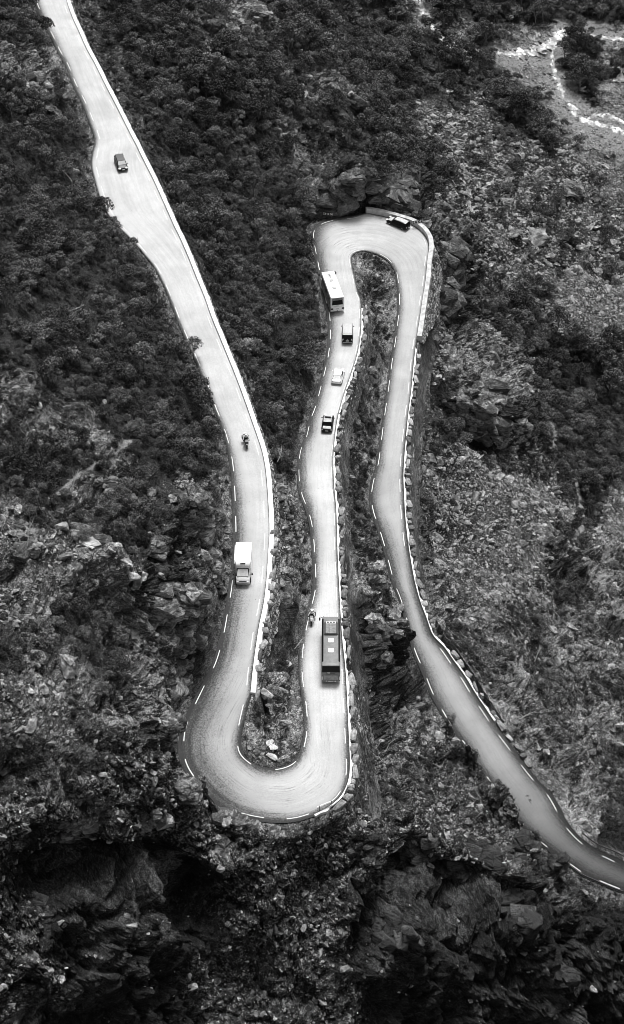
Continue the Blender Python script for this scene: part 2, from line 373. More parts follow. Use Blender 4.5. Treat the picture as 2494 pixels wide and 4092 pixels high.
# ------------------------------------------------------------------ materials
class NT:
    def __init__(s, name, rough=.9):
        s.m = bpy.data.materials.new(name); s.m.use_nodes = True; s.t = s.m.node_tree
        s.b = s.t.nodes['Principled BSDF']; s.b.inputs['Roughness'].default_value = rough
        s.b.inputs['Specular IOR Level'].default_value = .25
    def n(s, ty, **kw):
        o = s.t.nodes.new(ty)
        for k, v in kw.items(): setattr(o, k, v)
        return o
    def l(s, a, b): s.t.links.new(a, b)
    def val(s, x, sock):
        if isinstance(x, (int, float)): sock.default_value = x
        else: s.l(x, sock)
    def math(s, op, a, b=0.0, c=None, clamp=False):
        o = s.n('ShaderNodeMath', operation=op, use_clamp=clamp); s.val(a, o.inputs[0]); s.val(b, o.inputs[1])
        if c is not None: s.val(c, o.inputs[2])
        return o.outputs[0]
    def mul(s, a, b): return s.math('MULTIPLY', a, b)
    def add(s, a, b): return s.math('ADD', a, b)
    def ramp(s, x, a, b, lo=0., hi=1.):
        o = s.n('ShaderNodeMapRange', interpolation_type='SMOOTHSTEP'); s.val(x, o.inputs[0])
        o.inputs[1].default_value = a; o.inputs[2].default_value = b; o.inputs[3].default_value = lo; o.inputs[4].default_value = hi
        return o.outputs[0]
    def lerp(s, f, a, b):
        o = s.n('ShaderNodeMix', data_type='FLOAT'); s.val(f, o.inputs[0]); s.val(a, o.inputs[2]); s.val(b, o.inputs[3]); return o.outputs[0]
    def coord(s, scale=(1, 1, 1), rot=(0, 0, 0), gen='Object'):
        tc = s.n('ShaderNodeTexCoord'); mp = s.n('ShaderNodeMapping'); mp.inputs['Scale'].default_value = scale; mp.inputs['Rotation'].default_value = rot
        s.l(tc.outputs[gen], mp.inputs[0]); return mp.outputs[0]
    def noise(s, vec, scale, det=4, rough=.6):
        o = s.n('ShaderNodeTexNoise'); o.inputs['Scale'].default_value = scale; o.inputs['Detail'].default_value = det; o.inputs['Roughness'].default_value = rough
        s.l(vec, o.inputs['Vector']); return o.outputs[0]
    def voro(s, vec, scale, feat='F1', out=0, rand=1.0):
        o = s.n('ShaderNodeTexVoronoi', feature=feat); o.inputs['Scale'].default_value = scale; o.inputs['Randomness'].default_value = rand
        s.l(vec, o.inputs['Vector']); return o.outputs[out]
    def at(s, name): return s.n('ShaderNodeAttribute', attribute_name=name).outputs['Fac']
    def color(s, g):
        o = s.n('ShaderNodeCombineColor')
        for i in range(3): s.val(g, o.inputs[i])
        s.l(o.outputs[0], s.b.inputs['Base Color'])
    def bump(s, h, st=.5, dist=.1):
        o = s.n('ShaderNodeBump'); o.inputs['Strength'].default_value = st; o.inputs['Distance'].default_value = dist
        s.l(h, o.inputs['Height']); s.l(o.outputs[0], s.b.inputs['Normal'])
def plain(name, g, rough=.5, metal=0., spec=.5, var=.12, scale=3):
    m = NT(name, rough); m.b.inputs['Metallic'].default_value = metal; m.b.inputs['Specular IOR Level'].default_value = spec
    n = m.noise(m.coord(), scale, 3); m.color(m.mul(m.ramp(n, .3, .7, 1-var, 1+var), g)); return m.m

# ground
g = NT('mountain ground')
oc = g.coord(); n1 = g.at('broad'); n2 = g.noise(oc, 1.6, 4, .7); n3 = g.noise(oc, 7, 2, .7)
strat = g.noise(g.coord((1.2, .5, 5), (0.3, .35, .2)), 1.1, 3, .7)
rk = g.at('rocky'); geo = g.n('ShaderNodeNewGeometry')
rkm = g.math('ADD', rk, g.math('MULTIPLY_ADD', n2, 1.3, -.65)); rkm = g.math('ADD', rkm, g.math('MULTIPLY_ADD', n3, .5, -.25))
rkm = g.ramp(rkm, .42, .62)
rockc = g.lerp(g.ramp(strat, .3, .7), .06, .42); rockc = g.mul(rockc, g.ramp(n1, .3, .7, .55, 1.3))
crack = g.voro(g.coord((1, .7, 1.6), (.2, .3, 0)), 1.3, 'DISTANCE_TO_EDGE')
rockc = g.mul(rockc, g.ramp(crack, 0, .06, .35, 1)); rockc = g.mul(rockc, g.ramp(n3, .32, .7, .35, 1.6))
crack2 = g.voro(oc, 3.1, 'DISTANCE_TO_EDGE')
rockc = g.mul(rockc, g.ramp(crack2, 0, .09, .3, 1))
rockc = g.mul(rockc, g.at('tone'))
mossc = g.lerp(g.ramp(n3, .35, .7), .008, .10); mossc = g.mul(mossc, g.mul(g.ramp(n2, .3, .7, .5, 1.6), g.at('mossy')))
colr = g.lerp(rkm, mossc, rockc); colr = g.lerp(g.at('trail'), colr, g.lerp(g.ramp(n3, .3, .7), .18, .55))
sp1 = g.voro(oc, 1.9, 'F1'); spk = g.ramp(sp1, .13, .07); spk = g.mul(spk, g.ramp(n1, .45, .62)); spk = g.mul(spk, g.at('speck'))
sp2 = g.voro(oc, 4.5, 'F1'); spk2 = g.mul(g.ramp(sp2, .2, .1), g.mul(g.ramp(n2, .5, .62), g.at('speck')))
colr = g.lerp(g.math('MINIMUM', g.add(spk, spk2), .9), colr, .6)
g.color(colr); g.bump(g.add(n3, strat), 1, .5)
MG = g.m

mr = NT('rock'); oc = mr.coord(); oi = mr.n('ShaderNodeObjectInfo').outputs['Random']
a = mr.noise(oc, 2.2, 5, .7); b = mr.noise(mr.coord((1, .6, 4), (.3, .2, 0)), 2, 4, .7)
c = mr.lerp(mr.ramp(a, .35, .7), .14, .5); c = mr.mul(c, mr.ramp(b, .3, .7, .6, 1.3)); c = mr.mul(c, mr.ramp(oi, 0, 1, .55, 1.35))
up = mr.n('ShaderNodeSeparateXYZ'); gm = mr.n('ShaderNodeNewGeometry'); mr.l(gm.outputs['Normal'], up.inputs[0])
ms = mr.mul(mr.ramp(up.outputs[2], .3, .8), mr.ramp(mr.noise(oc, 1.3, 4), .52, .62))
mr.color(mr.lerp(mr.mul(ms, .6), c, .07)); mr.bump(mr.add(a, b), .7, .15); MR = mr.m
mr = NT('quarried stone'); oc = mr.coord(); oi = mr.n('ShaderNodeObjectInfo').outputs['Random']; a = mr.noise(oc, 2.2, 5, .7); mr.color(mr.mul(mr.lerp(mr.ramp(a, .3, .7), .12, .5), mr.ramp(oi, 0, 1, .35, 1.15))); mr.bump(a, .6, .12); MRS = mr.m
mr = NT('pale rock'); oc = mr.coord(); a = mr.noise(oc, 2.2, 5, .7); mr.color(mr.lerp(mr.ramp(a, .3, .7), .35, .75)); mr.bump(a, .6, .12); MRP = mr.m

def leafmat(name, lo, hi):
    m = NT(name, .7); oi = m.n('ShaderNodeObjectInfo').outputs['Random']; la = m.at('leaf'); n = m.noise(m.coord(), 1.1, 3)
    c = m.lerp(la, lo, hi); c = m.mul(c, m.ramp(oi, 0, 1, .42, 1.9)); c = m.mul(c, m.ramp(n, .3, .7, .6, 1.4)); m.color(c)
    m.b.inputs['Specular IOR Level'].default_value = .15
    tr = m.n('ShaderNodeBsdfTranslucent'); tr.inputs[0].default_value = (.05, .05, .05, 1)
    mx = m.n('ShaderNodeMixShader'); mx.inputs[0].default_value = .2
    out = m.t.nodes['Material Output']; m.l(m.b.outputs[0], mx.inputs[1]); m.l(tr.outputs[0], mx.inputs[2]); m.l(mx.outputs[0], out.inputs[0])
    return m.m
ML = leafmat('birch leaves', .012, .16); MLP = leafmat('pale birch leaves', .1, .36); MU = leafmat('heather and dwarf shrub', .008, .085); MGR = leafmat('grass', .05, .2)
MB = plain('birch bark', .22, .8, var=.5, scale=8); MDW = plain('bleached dead wood', .55, .8, var=.2)

rd = NT('asphalt', .75)
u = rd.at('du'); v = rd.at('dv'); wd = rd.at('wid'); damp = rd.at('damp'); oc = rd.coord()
cb = rd.n('ShaderNodeCombineXYZ'); rd.l(u, cb.inputs[0]); rd.l(rd.mul(v, .045), cb.inputs[1])
streak = rd.noise(cb.outputs[0], 1.6, 5, .65)
cb2 = rd.n('ShaderNodeCombineXYZ'); rd.l(rd.mul(u, 1.0), cb2.inputs[0]); rd.l(rd.mul(v, .02), cb2.inputs[1]); streak2 = rd.noise(cb2.outputs[0], 5.0, 4, .75)
n1 = rd.noise(oc, .35, 4); n2 = rd.noise(oc, 5, 2, .8); n3 = rd.noise(oc, 2.2, 4)
base = rd.lerp(rd.ramp(streak, .3, .7), .44, .51); base = rd.mul(base, rd.ramp(rd.noise(oc, .12, 2), .35, .6, .9, 1.03)); base = rd.mul(base, rd.ramp(n1, .3, .7, .93, 1.05))
mk = rd.mul(rd.mul(rd.ramp(streak2, .52, .68), rd.ramp(n1, .4, .62)), rd.at('skid')); base = rd.mul(base, rd.math('MULTIPLY_ADD', mk, -.7, 1))
grain = rd.math('MULTIPLY_ADD', n2, 1.0, -.5)
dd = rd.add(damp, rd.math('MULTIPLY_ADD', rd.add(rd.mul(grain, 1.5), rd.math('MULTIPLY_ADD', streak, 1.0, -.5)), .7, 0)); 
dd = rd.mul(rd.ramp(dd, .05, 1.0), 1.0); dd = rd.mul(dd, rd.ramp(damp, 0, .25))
base = rd.mul(base, rd.math('MULTIPLY_ADD', dd, -.93, 1)); base = rd.mul(base, rd.ramp(n2, .25, .75, .88, 1.1))  # edge dirt and painted shade both darken the asphalt colour
spot = rd.ramp(rd.voro(oc, .55, 'F1'), .07, .04); base = rd.mul(base, rd.math('MULTIPLY_ADD', rd.mul(spot, rd.ramp(n3, .5, .6)), -.45, 1))
rd.color(rd.mul(base, rd.at('route_shade'))); rd.bump(n2, .15, .02); MRD = rd.m
mp = NT('worn white road paint', .6); oc = mp.coord(); mp.color(mp.mul(mp.ramp(mp.noise(oc, 3.5, 4, .8), .3, .55, .55, .85), mp.ramp(mp.noise(oc, .15, 2), .3, .6, .8, 1))); MPAINT = mp.m
mc = NT('pale concrete coping', .85); oc = mc.coord(); a = mc.noise(oc, .9, 5, .7); mc.color(mc.lerp(mc.ramp(a, .3, .6), .62, .9)); mc.bump(a, .3, .05); MCO = mc.m
mc = NT('weathered concrete', .85); oc = mc.coord(); a = mc.noise(oc, .9, 5, .7); mc.color(mc.lerp(mc.ramp(a, .3, .65), .34, .62)); mc.bump(a, .3, .05); MCW = mc.m
cr = NT('fractured crag', .85); oc = cr.coord(); oi = cr.at('block'); a = cr.noise(oc, 1.6, 4, .75); b = cr.noise(cr.coord((.9, .5, 6), (.35, .25, .2)), 1.3, 3, .7)
c = cr.lerp(cr.ramp(cr.add(cr.mul(a, .5), cr.mul(b, .5)), .36, .62), .035, .42); c = cr.mul(c, cr.ramp(oi, 0, 1, .45, 1.4)); up = cr.n('ShaderNodeSeparateXYZ'); gm = cr.n('ShaderNodeNewGeometry'); cr.l(gm.outputs['Normal'], up.inputs[0])
ms = cr.mul(cr.ramp(up.outputs[2], .45, .85), cr.ramp(cr.noise(oc, .8, 4), .47, .56)); cr.color(cr.lerp(cr.mul(ms, .85), c, .035)); cr.bump(cr.add(a, b), 1, .35); MCR = cr.m
MCRM = MCR.copy(); MCRM.name = 'dark gneiss crag'
for n_ in MCRM.node_tree.nodes:
    if n_.type == 'MIX' and abs(n_.inputs[3].default_value-.42) < .001: n_.inputs[3].default_value = .22
MCRD = MCR.copy(); MCRD.name = 'wet dark crag'  # copy of the crag with a much darker colour range
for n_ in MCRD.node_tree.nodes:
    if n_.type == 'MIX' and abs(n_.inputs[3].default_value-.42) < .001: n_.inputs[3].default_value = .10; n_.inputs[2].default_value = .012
mm = NT('dry stone masonry', .9); tc = mm.coord((.75, .75, 1.5)); a = mm.voro(tc, 1.9, 'DISTANCE_TO_EDGE'); cc = mm.n('ShaderNodeTexVoronoi'); cc.inputs['Scale'].default_value = 1.9; mm.l(tc, cc.inputs['Vector'])
sepc = mm.n('ShaderNodeSeparateColor'); mm.l(cc.outputs['Color'], sepc.inputs[0]); n = mm.noise(mm.coord(), 4, 4, .7)
c = mm.lerp(sepc.outputs[0], .05, .5); c = mm.mul(c, mm.ramp(n, .3, .7, .45, 1.4)); c = mm.mul(c, mm.ramp(a, 0.01, .13, .06, 1)); mm.color(c); mm.bump(mm.add(mm.math('MINIMUM', a, .12), mm.mul(n, .1)), 1, .6); MMA = mm.m
wt = NT('white water', .3); oc = wt.coord((1, 1, 1)); a = wt.noise(oc, .5, 5, .7); wt.color(wt.lerp(wt.ramp(a, .42, .64), .22, .85)); wt.bump(a, .6, .3); MWT = wt.m

# ------------------------------------------------------------------ ground object
idx = np.arange(NROW*NCOL).reshape(NROW, NCOL)
F = np.stack([idx[:-1, :-1], idx[:-1, 1:], idx[1:, 1:], idx[1:, :-1]], -1).reshape(-1, 4)
me = mesh_from('mountainside', np.stack([tx, ty, tz], 1), F, [MG], smooth=False)
def trail_mask(pts, w_):
    m = np.full(len(GX), 1e9)
    for (x0, y0), (x1, y1) in zip(pts, pts[1:]):
        dx, dy = x1-x0, y1-y0; t = np.clip(((PX_-x0)*dx+(PY_-y0)*dy)/(dx*dx+dy*dy), 0, 1); m = np.minimum(m, np.hypot(PX_-x0-t*dx, PY_-y0-t*dy))
    return 1-sstep(w_*.5, w_*1.2, m+w_*.8*fbm(GX, GY, GZ, 2.0, 3, 71))
bedm = np.maximum.reduce([trail_mask([(2205, 200), (2215, 290), (2240, 370), (2285, 440), (2330, 490), (2420, 520), (2540, 580)], 62), trail_mask([(1990, 225), (2090, 220), (2200, 180), (2250, 110)], 40), trail_mask([(1668, -30), (1690, 40), (1712, 90)], 40), trail_mask([(2340, 110), (2420, 130), (2520, 140)], 30), trail_mask([(1790, 180), (1860, 205)], 30)])
trail = np.maximum.reduce([trail_mask([(535, 1765), (480, 1800), (400, 1850), (330, 1890), (260, 1950), (200, 1985)], 7), trail_mask([(535, 1765), (500, 1775), (470, 1800)], 16),
    trail_mask([(2200, 1690), (2225, 1740), (2190, 1800)], 8), trail_mask([(2295, 1920), (2310, 1990), (2330, 2060)], 12), trail_mask([(2340, 2080), (2300, 2150), (2290, 2200)], 9), trail_mask([(2330, 2260), (2400, 2340), (2450, 2400), (2520, 2470)], 14)])
rkat = mix(W, T=.18, t=.35, m=.46, s=.8, S=.7, r=.98, c=.95, w=.45, b=1.0, d=.4)+.35*sstep(.25, .6, 1-TN[:, 2])*(1-mix(W, w=1, T=.6))
rkat = np.where(ed < 1.2, np.maximum(rkat, .8), rkat)
rkat = np.where(trail > 0, np.maximum(rkat, trail), rkat); trailc = np.maximum(trail, .8*bedm)
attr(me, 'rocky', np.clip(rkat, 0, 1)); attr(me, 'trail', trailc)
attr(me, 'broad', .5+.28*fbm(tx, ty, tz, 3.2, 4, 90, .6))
attr(me, 'tone', mix(W, T=.8, t=.9, m=1.05, s=.5, S=.3, r=1.4, c=.36, w=1.15, b=1.3, d=.2))  # tone, and mossy below, hold painted shade on cliffs and foreground
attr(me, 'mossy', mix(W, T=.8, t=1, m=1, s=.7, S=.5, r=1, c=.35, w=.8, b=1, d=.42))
attr(me, 'speck', mix(W, w=1, m=.12, c=.1, t=.1, r=.2, d=.14))
ground = link('mountainside', me, kind='structure')
# far slopes outside the detailed ground, so that nothing ends at the frame
def skirt():
    V, F = [], []
    ring = [idx[0, :], idx[:, -1], idx[-1, ::-1], idx[::-1, 0]]
    lo = np.concatenate([r[:-1] for r in ring])[::4]
    P = np.stack([tx[lo], ty[lo], tz[lo]], 1); c = np.array([0, 330.]); n = len(P)
    rings = [P-[0, 0, .4]]
    for k, (dz, sc) in enumerate(((2, 1.25), (8, 1.8), (30, 3.2))):
        Q = P.copy(); Q[:, :2] = c+(P[:, :2]-c)*sc
        Q[:, 2] = blur1(P[:, 2], 10*(k+1)) + np.where(P[:, 0] < -30, dz, -dz*.6)+fbm(Q[:, 0], Q[:, 1], Q[:, 1]*0, 30, 3, 77)*3*k
        rings.append(Q)
    V = np.vstack(rings)
    for k in range(len(rings)-1):
        for i in range(n):
            j = (i+1) % n; F.append((k*n+i, (k+1)*n+i, (k+1)*n+j, k*n+j))
    m2 = mesh_from('outer_slopes', V, F, [MG], smooth=True)
    for nm, vv in (('rocky', .3), ('trail', 0), ('mossy', .8), ('broad', .5), ('tone', .7), ('speck', 0)): attr(m2, nm, np.full(len(V), vv))
    link('outer_slopes', m2, kind='structure')
def blur1(z, k):
    z = z.copy()
    for _ in range(k): z = (np.roll(z, 1)+z+np.roll(z, -1))/3
    return z
skirt()

# ------------------------------------------------------------------ road
NC = 14
rv, ru, rdv, rw, rdirt_shade, rshade, rsk = [], [], [], [], [], [], []
rpx, rpy, rV = [], [], []
kw = lambda xs, vs: np.interp(KS, xs, vs)
dirt_shadeA = kw([0,.6,1.2,2,2.6,3.2,4,4.6,5.4,6.2,6.8,7.4,8,9,9.6,14,15,16,19,20,20.8,21.6,22.4,23.3,24,25,26,28],[1.3,1.2,.1,1.1,1.9,2.4,3.4,4.6,5.0,4.2,2.4,1.3,.8,1.2,.5,.35,.3,.4,.8,1.3,1.3,1.5,2.4,1.3,2.0,2.0,2.2,2.6])  # reach in metres of edge dirt and the shade painted with it
dirt_shadeB = kw([0,3,4.2,5.2,7,9,10,11.2,12.2,13,14,15,15.6,16.4,17,20,22,23,24.4,26,28],[.1,.2,.6,1.2,1.6,1.1,.7,1.3,2.6,1.5,1.8,3.0,4.2,2.0,.35,.4,.7,1.3,1.6,2.2,3.0])
route_shade = kw([0,1,3,4.5,6,8,11,13,15,17,20,22,23,24,25.5,26.5,28],[1.02,1.06,1.06,.92,.84,1.0,1.12,1.1,.95,.98,.9,.84,.8,.72,.5,.27,.2])  # painted shade: asphalt brightness along the route, darkest at the lower right
skid = kw([0,3,4,5,8.5,9.5,14.5,15.5,17,19,28],[.08,.15,.4,1,1,.2,.3,1.3,.6,.15,.3])
for i in range(NR):
    Wd = np.linalg.norm(EB[i]-EA[i])
    for c in range(NC+1):
        t = c/NC; t = .5-.5*math.cos(math.pi*t)*1.0
        p = EA[i]*(1-t)+EB[i]*t; p = p+[0, 0, .10*math.sin(math.pi*t)]
        rv.append(p); ru.append(t*Wd); rdv.append(SLEN[i]); da, db = t*Wd, (1-t)*Wd
        rdirt_shade.append(max(math.exp(-(da/dirt_shadeA[i])**1.6), math.exp(-(db/dirt_shadeB[i])**1.6))); rshade.append(route_shade[i]); rsk.append(skid[i])
rv = np.array(rv)
ii = np.arange(NR*(NC+1)).reshape(NR, NC+1)
F = np.stack([ii[:-1, :-1], ii[:-1, 1:], ii[1:, 1:], ii[1:, :-1]], -1).reshape(-1, 4)[:, ::-1]
me = mesh_from('road', rv, F, [MRD], smooth=True)
for nm, vv in (('du', ru), ('dv', rdv), ('wid', ru), ('damp', rdirt_shade), ('route_shade', rshade), ('skid', rsk)): attr(me, nm, vv)
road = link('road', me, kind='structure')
RPX, RPY, _ = project(rv[:, 0], rv[:, 1], rv[:, 2])
def on_road(px, py):
    d = (RPX-px)**2+(RPY-py)**2; k = np.argsort(d)[:4]; wgt = 1/(d[k]+1); z = (rv[k, 2]*wgt).sum()/wgt.sum()
    return Vector(back(px, py, CAMZ-z))
# painted dashes along both edges
def dashes():
    V, F = [], []
    def run(E, O, ph, dA, skip):
        L = np.r_[0, np.cumsum(np.linalg.norm(np.diff(E, axis=0), axis=1))]
        D = (O-E); D /= np.linalg.norm(D[:, :2], axis=1)[:, None]
        s = ph
        while s < L[-1]-3.2:
            k = np.interp(s+1.5, L, KS)
            if not any(a <= k <= b for a, b in skip):
                q = []
                for t in np.linspace(0, 3.1, 6):
                    p = np.array([np.interp(s+t, L, E[:, j]) for j in range(3)]); d = np.array([np.interp(s+t, L, D[:, j]) for j in range(3)])
                    o = np.interp(np.interp(s+t, L, KS), *dA)
                    W_ = .125
                    q.append((p+d*(o-.5*W_)+[0, 0, .045], p+d*(o+.5*W_)+[0, 0, .05]))
                b = len(V)
                for x, y in q: V.append(x); V.append(y)
                for i in range(5): F.append((b+2*i, b+2*i+1, b+2*i+3, b+2*i+2))
            s += 6.1
    run(EA, EB, 1.0, ([0,1,1.5,4,5,6.5,7.5,9,12,19,28],[.35,1.0,.5,.45,.8,.75,.6,.6,.45,.4,.5]), [(6.0, 6.7)])
    run(EB, EA, 2.5, ([0,3.5,5,6,8,9.5,12,15,17,20,24,28],[.75,.75,.5,.35,.4,.5,.45,.5,.95,.7,.7,.95]), [])
    return V, F
V, F = dashes()
o = link('edge_line', mesh_from('edge_line', V, F, [MPAINT]), parent=road, label='broken white edge line painted along both sides of the asphalt')

# ------------------------------------------------------------------ small mesh kit
def bm_new(): return bmesh.new()
def box(bm, c, s, rz=0., rx=0., taper=1.0, bev=0.):
    m = Matrix.Translation(c) @ Euler((rx, 0, rz)).to_matrix().to_4x4() @ Matrix.Diagonal((s[0], s[1], s[2], 1))
    r = bmesh.ops.create_cube(bm, size=1, matrix=Matrix())
    vs = r['verts']
    for v in vs:
        if v.co.z > 0: v.co.x *= taper; v.co.y *= taper
    bmesh.ops.transform(bm, matrix=m, verts=vs)
    if bev:
        es = list({e for v in vs for e in v.link_edges}); bmesh.ops.bevel(bm, geom=es, offset=bev, segments=2, affect='EDGES', clamp_overlap=True)
    return vs
def tube(bm, pts, rad, n=8, cap=True):
    rings = []
    pts = [Vector(p) for p in pts]
    for i, p in enumerate(pts):
        t = (pts[min(i+1, len(pts)-1)]-pts[max(i-1, 0)]).normalized(); a = t.orthogonal().normalized(); b = t.cross(a)
        r = rad[i] if isinstance(rad, (list, tuple)) else rad
        if i:   # keep frames aligned
            a = (pa-t*pa.dot(t)).normalized(); b = t.cross(a)
        pa = a
        rings.append([bm.verts.new(p+(a*math.cos(k*2*math.pi/n)+b*math.sin(k*2*math.pi/n))*r) for k in range(n)])
    for i in range(len(rings)-1):
        for k in range(n): bm.faces.new((rings[i][k], rings[i][(k+1) % n], rings[i+1][(k+1) % n], rings[i+1][k]))
    if cap: bm.faces.new(rings[0][::-1]); bm.faces.new(rings[-1])
def loft(bm, secs, cap=True):
    rings = [[bm.verts.new(p) for p in s] for s in secs]; n = len(rings[0])
    for i in range(len(rings)-1):
        for k in range(n): bm.faces.new((rings[i][k], rings[i][(k+1) % n], rings[i+1][(k+1) % n], rings[i+1][k]))
    if cap: bm.faces.new(rings[0][::-1]); bm.faces.new(rings[-1])
def fin(bm, name, mat, parent=None, smooth=False, **props):
    bmesh.ops.recalc_face_normals(bm, faces=bm.faces)
    me = bpy.data.meshes.new(name); bm.to_mesh(me); bm.free(); me.materials.append(mat)
    if smooth: me.polygons.foreach_set('use_smooth', [True]*len(me.polygons)); me.set_sharp_from_angle(angle=R(38))
    return link(name, me, parent=parent, **props)
def empty(name, loc, rot=(0, 0, 0), **props):
    o = bpy.data.objects.new(name, None); COL.objects.link(o); o.location = loc; o.rotation_euler = rot; o.empty_display_size = .3
    for k, v in props.items(): o[k] = v
    return o

# ------------------------------------------------------------------ parapets, masonry, guard stones
def ribbon(E, N, sel, prof):
    """prof: list of (offset out, height) in order around a closed section"""
    I = np.where(sel)[0]; secs = []
    for i in I:
        p = E[i]; n = N[i]
        secs.append([(p[0]+n[0]*o, p[1]+n[1]*o, p[2]+h) for o, h in (prof(i) if callable(prof) else prof)])
    return secs
def parapet(name, E, N, a, b, width, h, mat, label, cat, depth=None, dfun=None, gap=-0.06, **kw_):
    sel = ks(a, b)
    I = np.where(sel)[0]
    root = empty(name, tuple(E[I[len(I)//2]]), label=label, category=cat, **kw_)
    off_ = Vector(root.location)
    bm = bm_new()
    def pr(i):
        j = (.03+.12*(width < .5))*(math.sin(i*1.7)+math.sin(i*.61)+math.sin(i*2.9))*.6
        return [(gap, -.5), (gap, h), (gap+width+j, h+.02), (gap+width+j+.05, -.5)]
    secs = [[Vector(p)-off_ for p in s] for s in ribbon(E, N, sel, pr)]
    loft(bm, secs); fin(bm, 'coping', mat, root)
    if depth:
        bm = bm_new(); secs = []
        n = len(I)
        for q, i in enumerate(I):
            d = depth*min(1, (q+1)/18, (n-q)/18)*(dfun(KS[i]) if dfun else 1)
            r = [(gap+width*.9, h-.12), (gap+width+.02, -.4)]
            m = max(3, int(depth/.45))
            for t in range(1, m+1):
                dd = d*t/m; r.append((gap+width+.34*dd+.42*float(_h(np.array([i]), np.array([t]), np.array([0]), 5)[0]), -.4-dd))
            p, nn = E[i], N[i]
            secs.append([Vector((p[0]+nn[0]*o, p[1]+nn[1]*o, p[2]+z))-off_ for o, z in r])
        rings = [[bm.verts.new(p) for p in s] for s in secs]
        for x, y in zip(rings, rings[1:]):
            for k in range(len(x)-1): bm.faces.new((x[k], x[k+1], y[k+1], y[k]))
        fin(bm, 'masonry_face', MMA, root)
    return root
parapet('parapet_wall', EB, NB, 0, 4.05, .66, .30, MCO, 'long low white parapet along the right edge of the upper left road', 'parapet', depth=3.4, dfun=lambda k: np.interp(k, [0, 2, 3, 4], [.35, .4, .9, 1]))
parapet('parapet_wall', EA, NA, 7.7, 13.9, .26, .28, MCO, 'white low parapet along the right edge of the middle road, above the battered stone wall', 'parapet', depth=8, dfun=lambda k: np.interp(k, [8, 8.8, 10, 11, 12, 14], [.1, 1, .9, .5, .3, .2]))
parapet('hairpin_wall', EB, NB, 16.95, 20.35, .85, .95, MCW, 'tall curved concrete wall round the outside of the upper hairpin', 'wall', depth=5)
parapet('parapet_wall', EB, NB, 20.4, 24.6, .24, .26, MCO, 'white low parapet with rough stones along the right edge of the right hand road', 'parapet', depth=4.5, dfun=lambda k: np.interp(k, [20, 21, 22.8, 23.2, 24.6], [.8, 1, 1, .3, .15]))
# wooden-looking board barrier between two posts at the lower hairpin
def barrier():
    a, b = on_road(1268, 3243), on_road(1325, 3222)
    d = (b-a); L = d.length; rz = math.atan2(d.y, d.x)
    root = empty('barrier', a+Vector((0, 0, -.05)), (0, 0, rz), label='short white board barrier on two thin posts at the outside of the lower hairpin', category='barrier')
    bm = bm_new(); box(bm, (L/2, 0, .62), (L, .05, .34), bev=.01); box(bm, (L/2, -.03, .98), (L, .12, .1), bev=.01); fin(bm, 'board', MCO, root)
    for x in (.25, L-.1):
        bm = bm_new(); tube(bm, [(x, -.09, 0), (x, -.09, 1.15)], .045); fin(bm, 'post', MDK, root)
MDK = plain('dark metal', .03, .5)
barrier()
# guard rail at the lower right corner
def guardrail(E, N, a, b, offs, label):
    I = np.where(ks(a, b))[0]; root = empty('guard_rail', tuple(E[I[0]]), label=label, category='guard rail'); o = Vector(root.location)
    bm = bm_new(); secs = []
    for i in I:
        p = E[i]; n = N[i]
        secs.append([Vector((p[0]+n[0]*(offs+x), p[1]+n[1]*(offs+x), p[2]+z))-o for x, z in ((0, .48), (-.05, .56), (0, .62), (-.05, .68), (0, .78), (.03, .78), (.03, .48))])
    loft(bm, secs); fin(bm, 'rail', MGV, root)
    for i in I[::3]:
        p = E[i]; n = N[i]; c = Vector((p[0]+n[0]*(offs+.09), p[1]+n[1]*(offs+.09), p[2]))-o
        bm = bm_new(); box(bm, c+Vector((0, 0, .2)), (.1, .1, 1.1)); fin(bm, 'post', MDK, root)
MGV = plain('galvanised steel', .11, .5, .6)
guardrail(EA, NA, 26.82, 28, .25, 'dark steel guard rail on the outer road edge in the lower right corner')
guardrail(EB, NB, 26.3, 28, .35, 'thin steel guard rail against the rocks across the road in the lower right corner')

def rock_bm(bm, sx, sy, sz, seed, n=16, M=Matrix(), det=0, rough=.12, sq=.7):
    r = random.Random(seed); vs = []
    for i in range(n):
        v = Vector((r.gauss(0, 1), r.gauss(0, 1), r.gauss(0, 1))).normalized()
        k = max(abs(v.x), abs(v.y), abs(v.z)); v = v/(k**sq)*r.uniform(.85, 1)
        vs.append(bm.verts.new(M @ Vector((v.x*sx/2, v.y*sy/2, v.z*sz/2))))
    h = bmesh.ops.convex_hull(bm, input=vs)
    dead = [e for e in h['geom_interior'] if isinstance(e, bmesh.types.BMVert)]+[e for e in h['geom_unused'] if isinstance(e, bmesh.types.BMVert)]
    bmesh.ops.delete(bm, geom=list(set(dead)), context='VERTS')
    if det:
        bmesh.ops.triangulate(bm, faces=bm.faces); bmesh.ops.subdivide_edges(bm, edges=bm.edges, cuts=det, use_grid_fill=True)
        P = np.array([v.co for v in bm.verts]); x, y, z = P.T/max(sx, .01)*6
        f, c = facets(x+seed, y, z*1.6, 1.2, 3); q = fbm(x, y, z+seed, 1.0, 3, 8)
        for v, a, b_, cc in zip(bm.verts, f, q, c): v.co += v.co.normalized()*sx*rough*(a*.8+.35*b_-.5*math.exp(-cc*12))
ROCKS = []
for k in range(9):
    bm = bm_new(); rock_bm(bm, 1, random.uniform(.6, .95), random.uniform(.4, .75), 100+k, 15); bmesh.ops.recalc_face_normals(bm, faces=bm.faces)
    me = bpy.data.meshes.new('rock'); bm.to_mesh(me); bm.free(); me.materials.append(MR); ROCKS.append(me)
BOULD = []
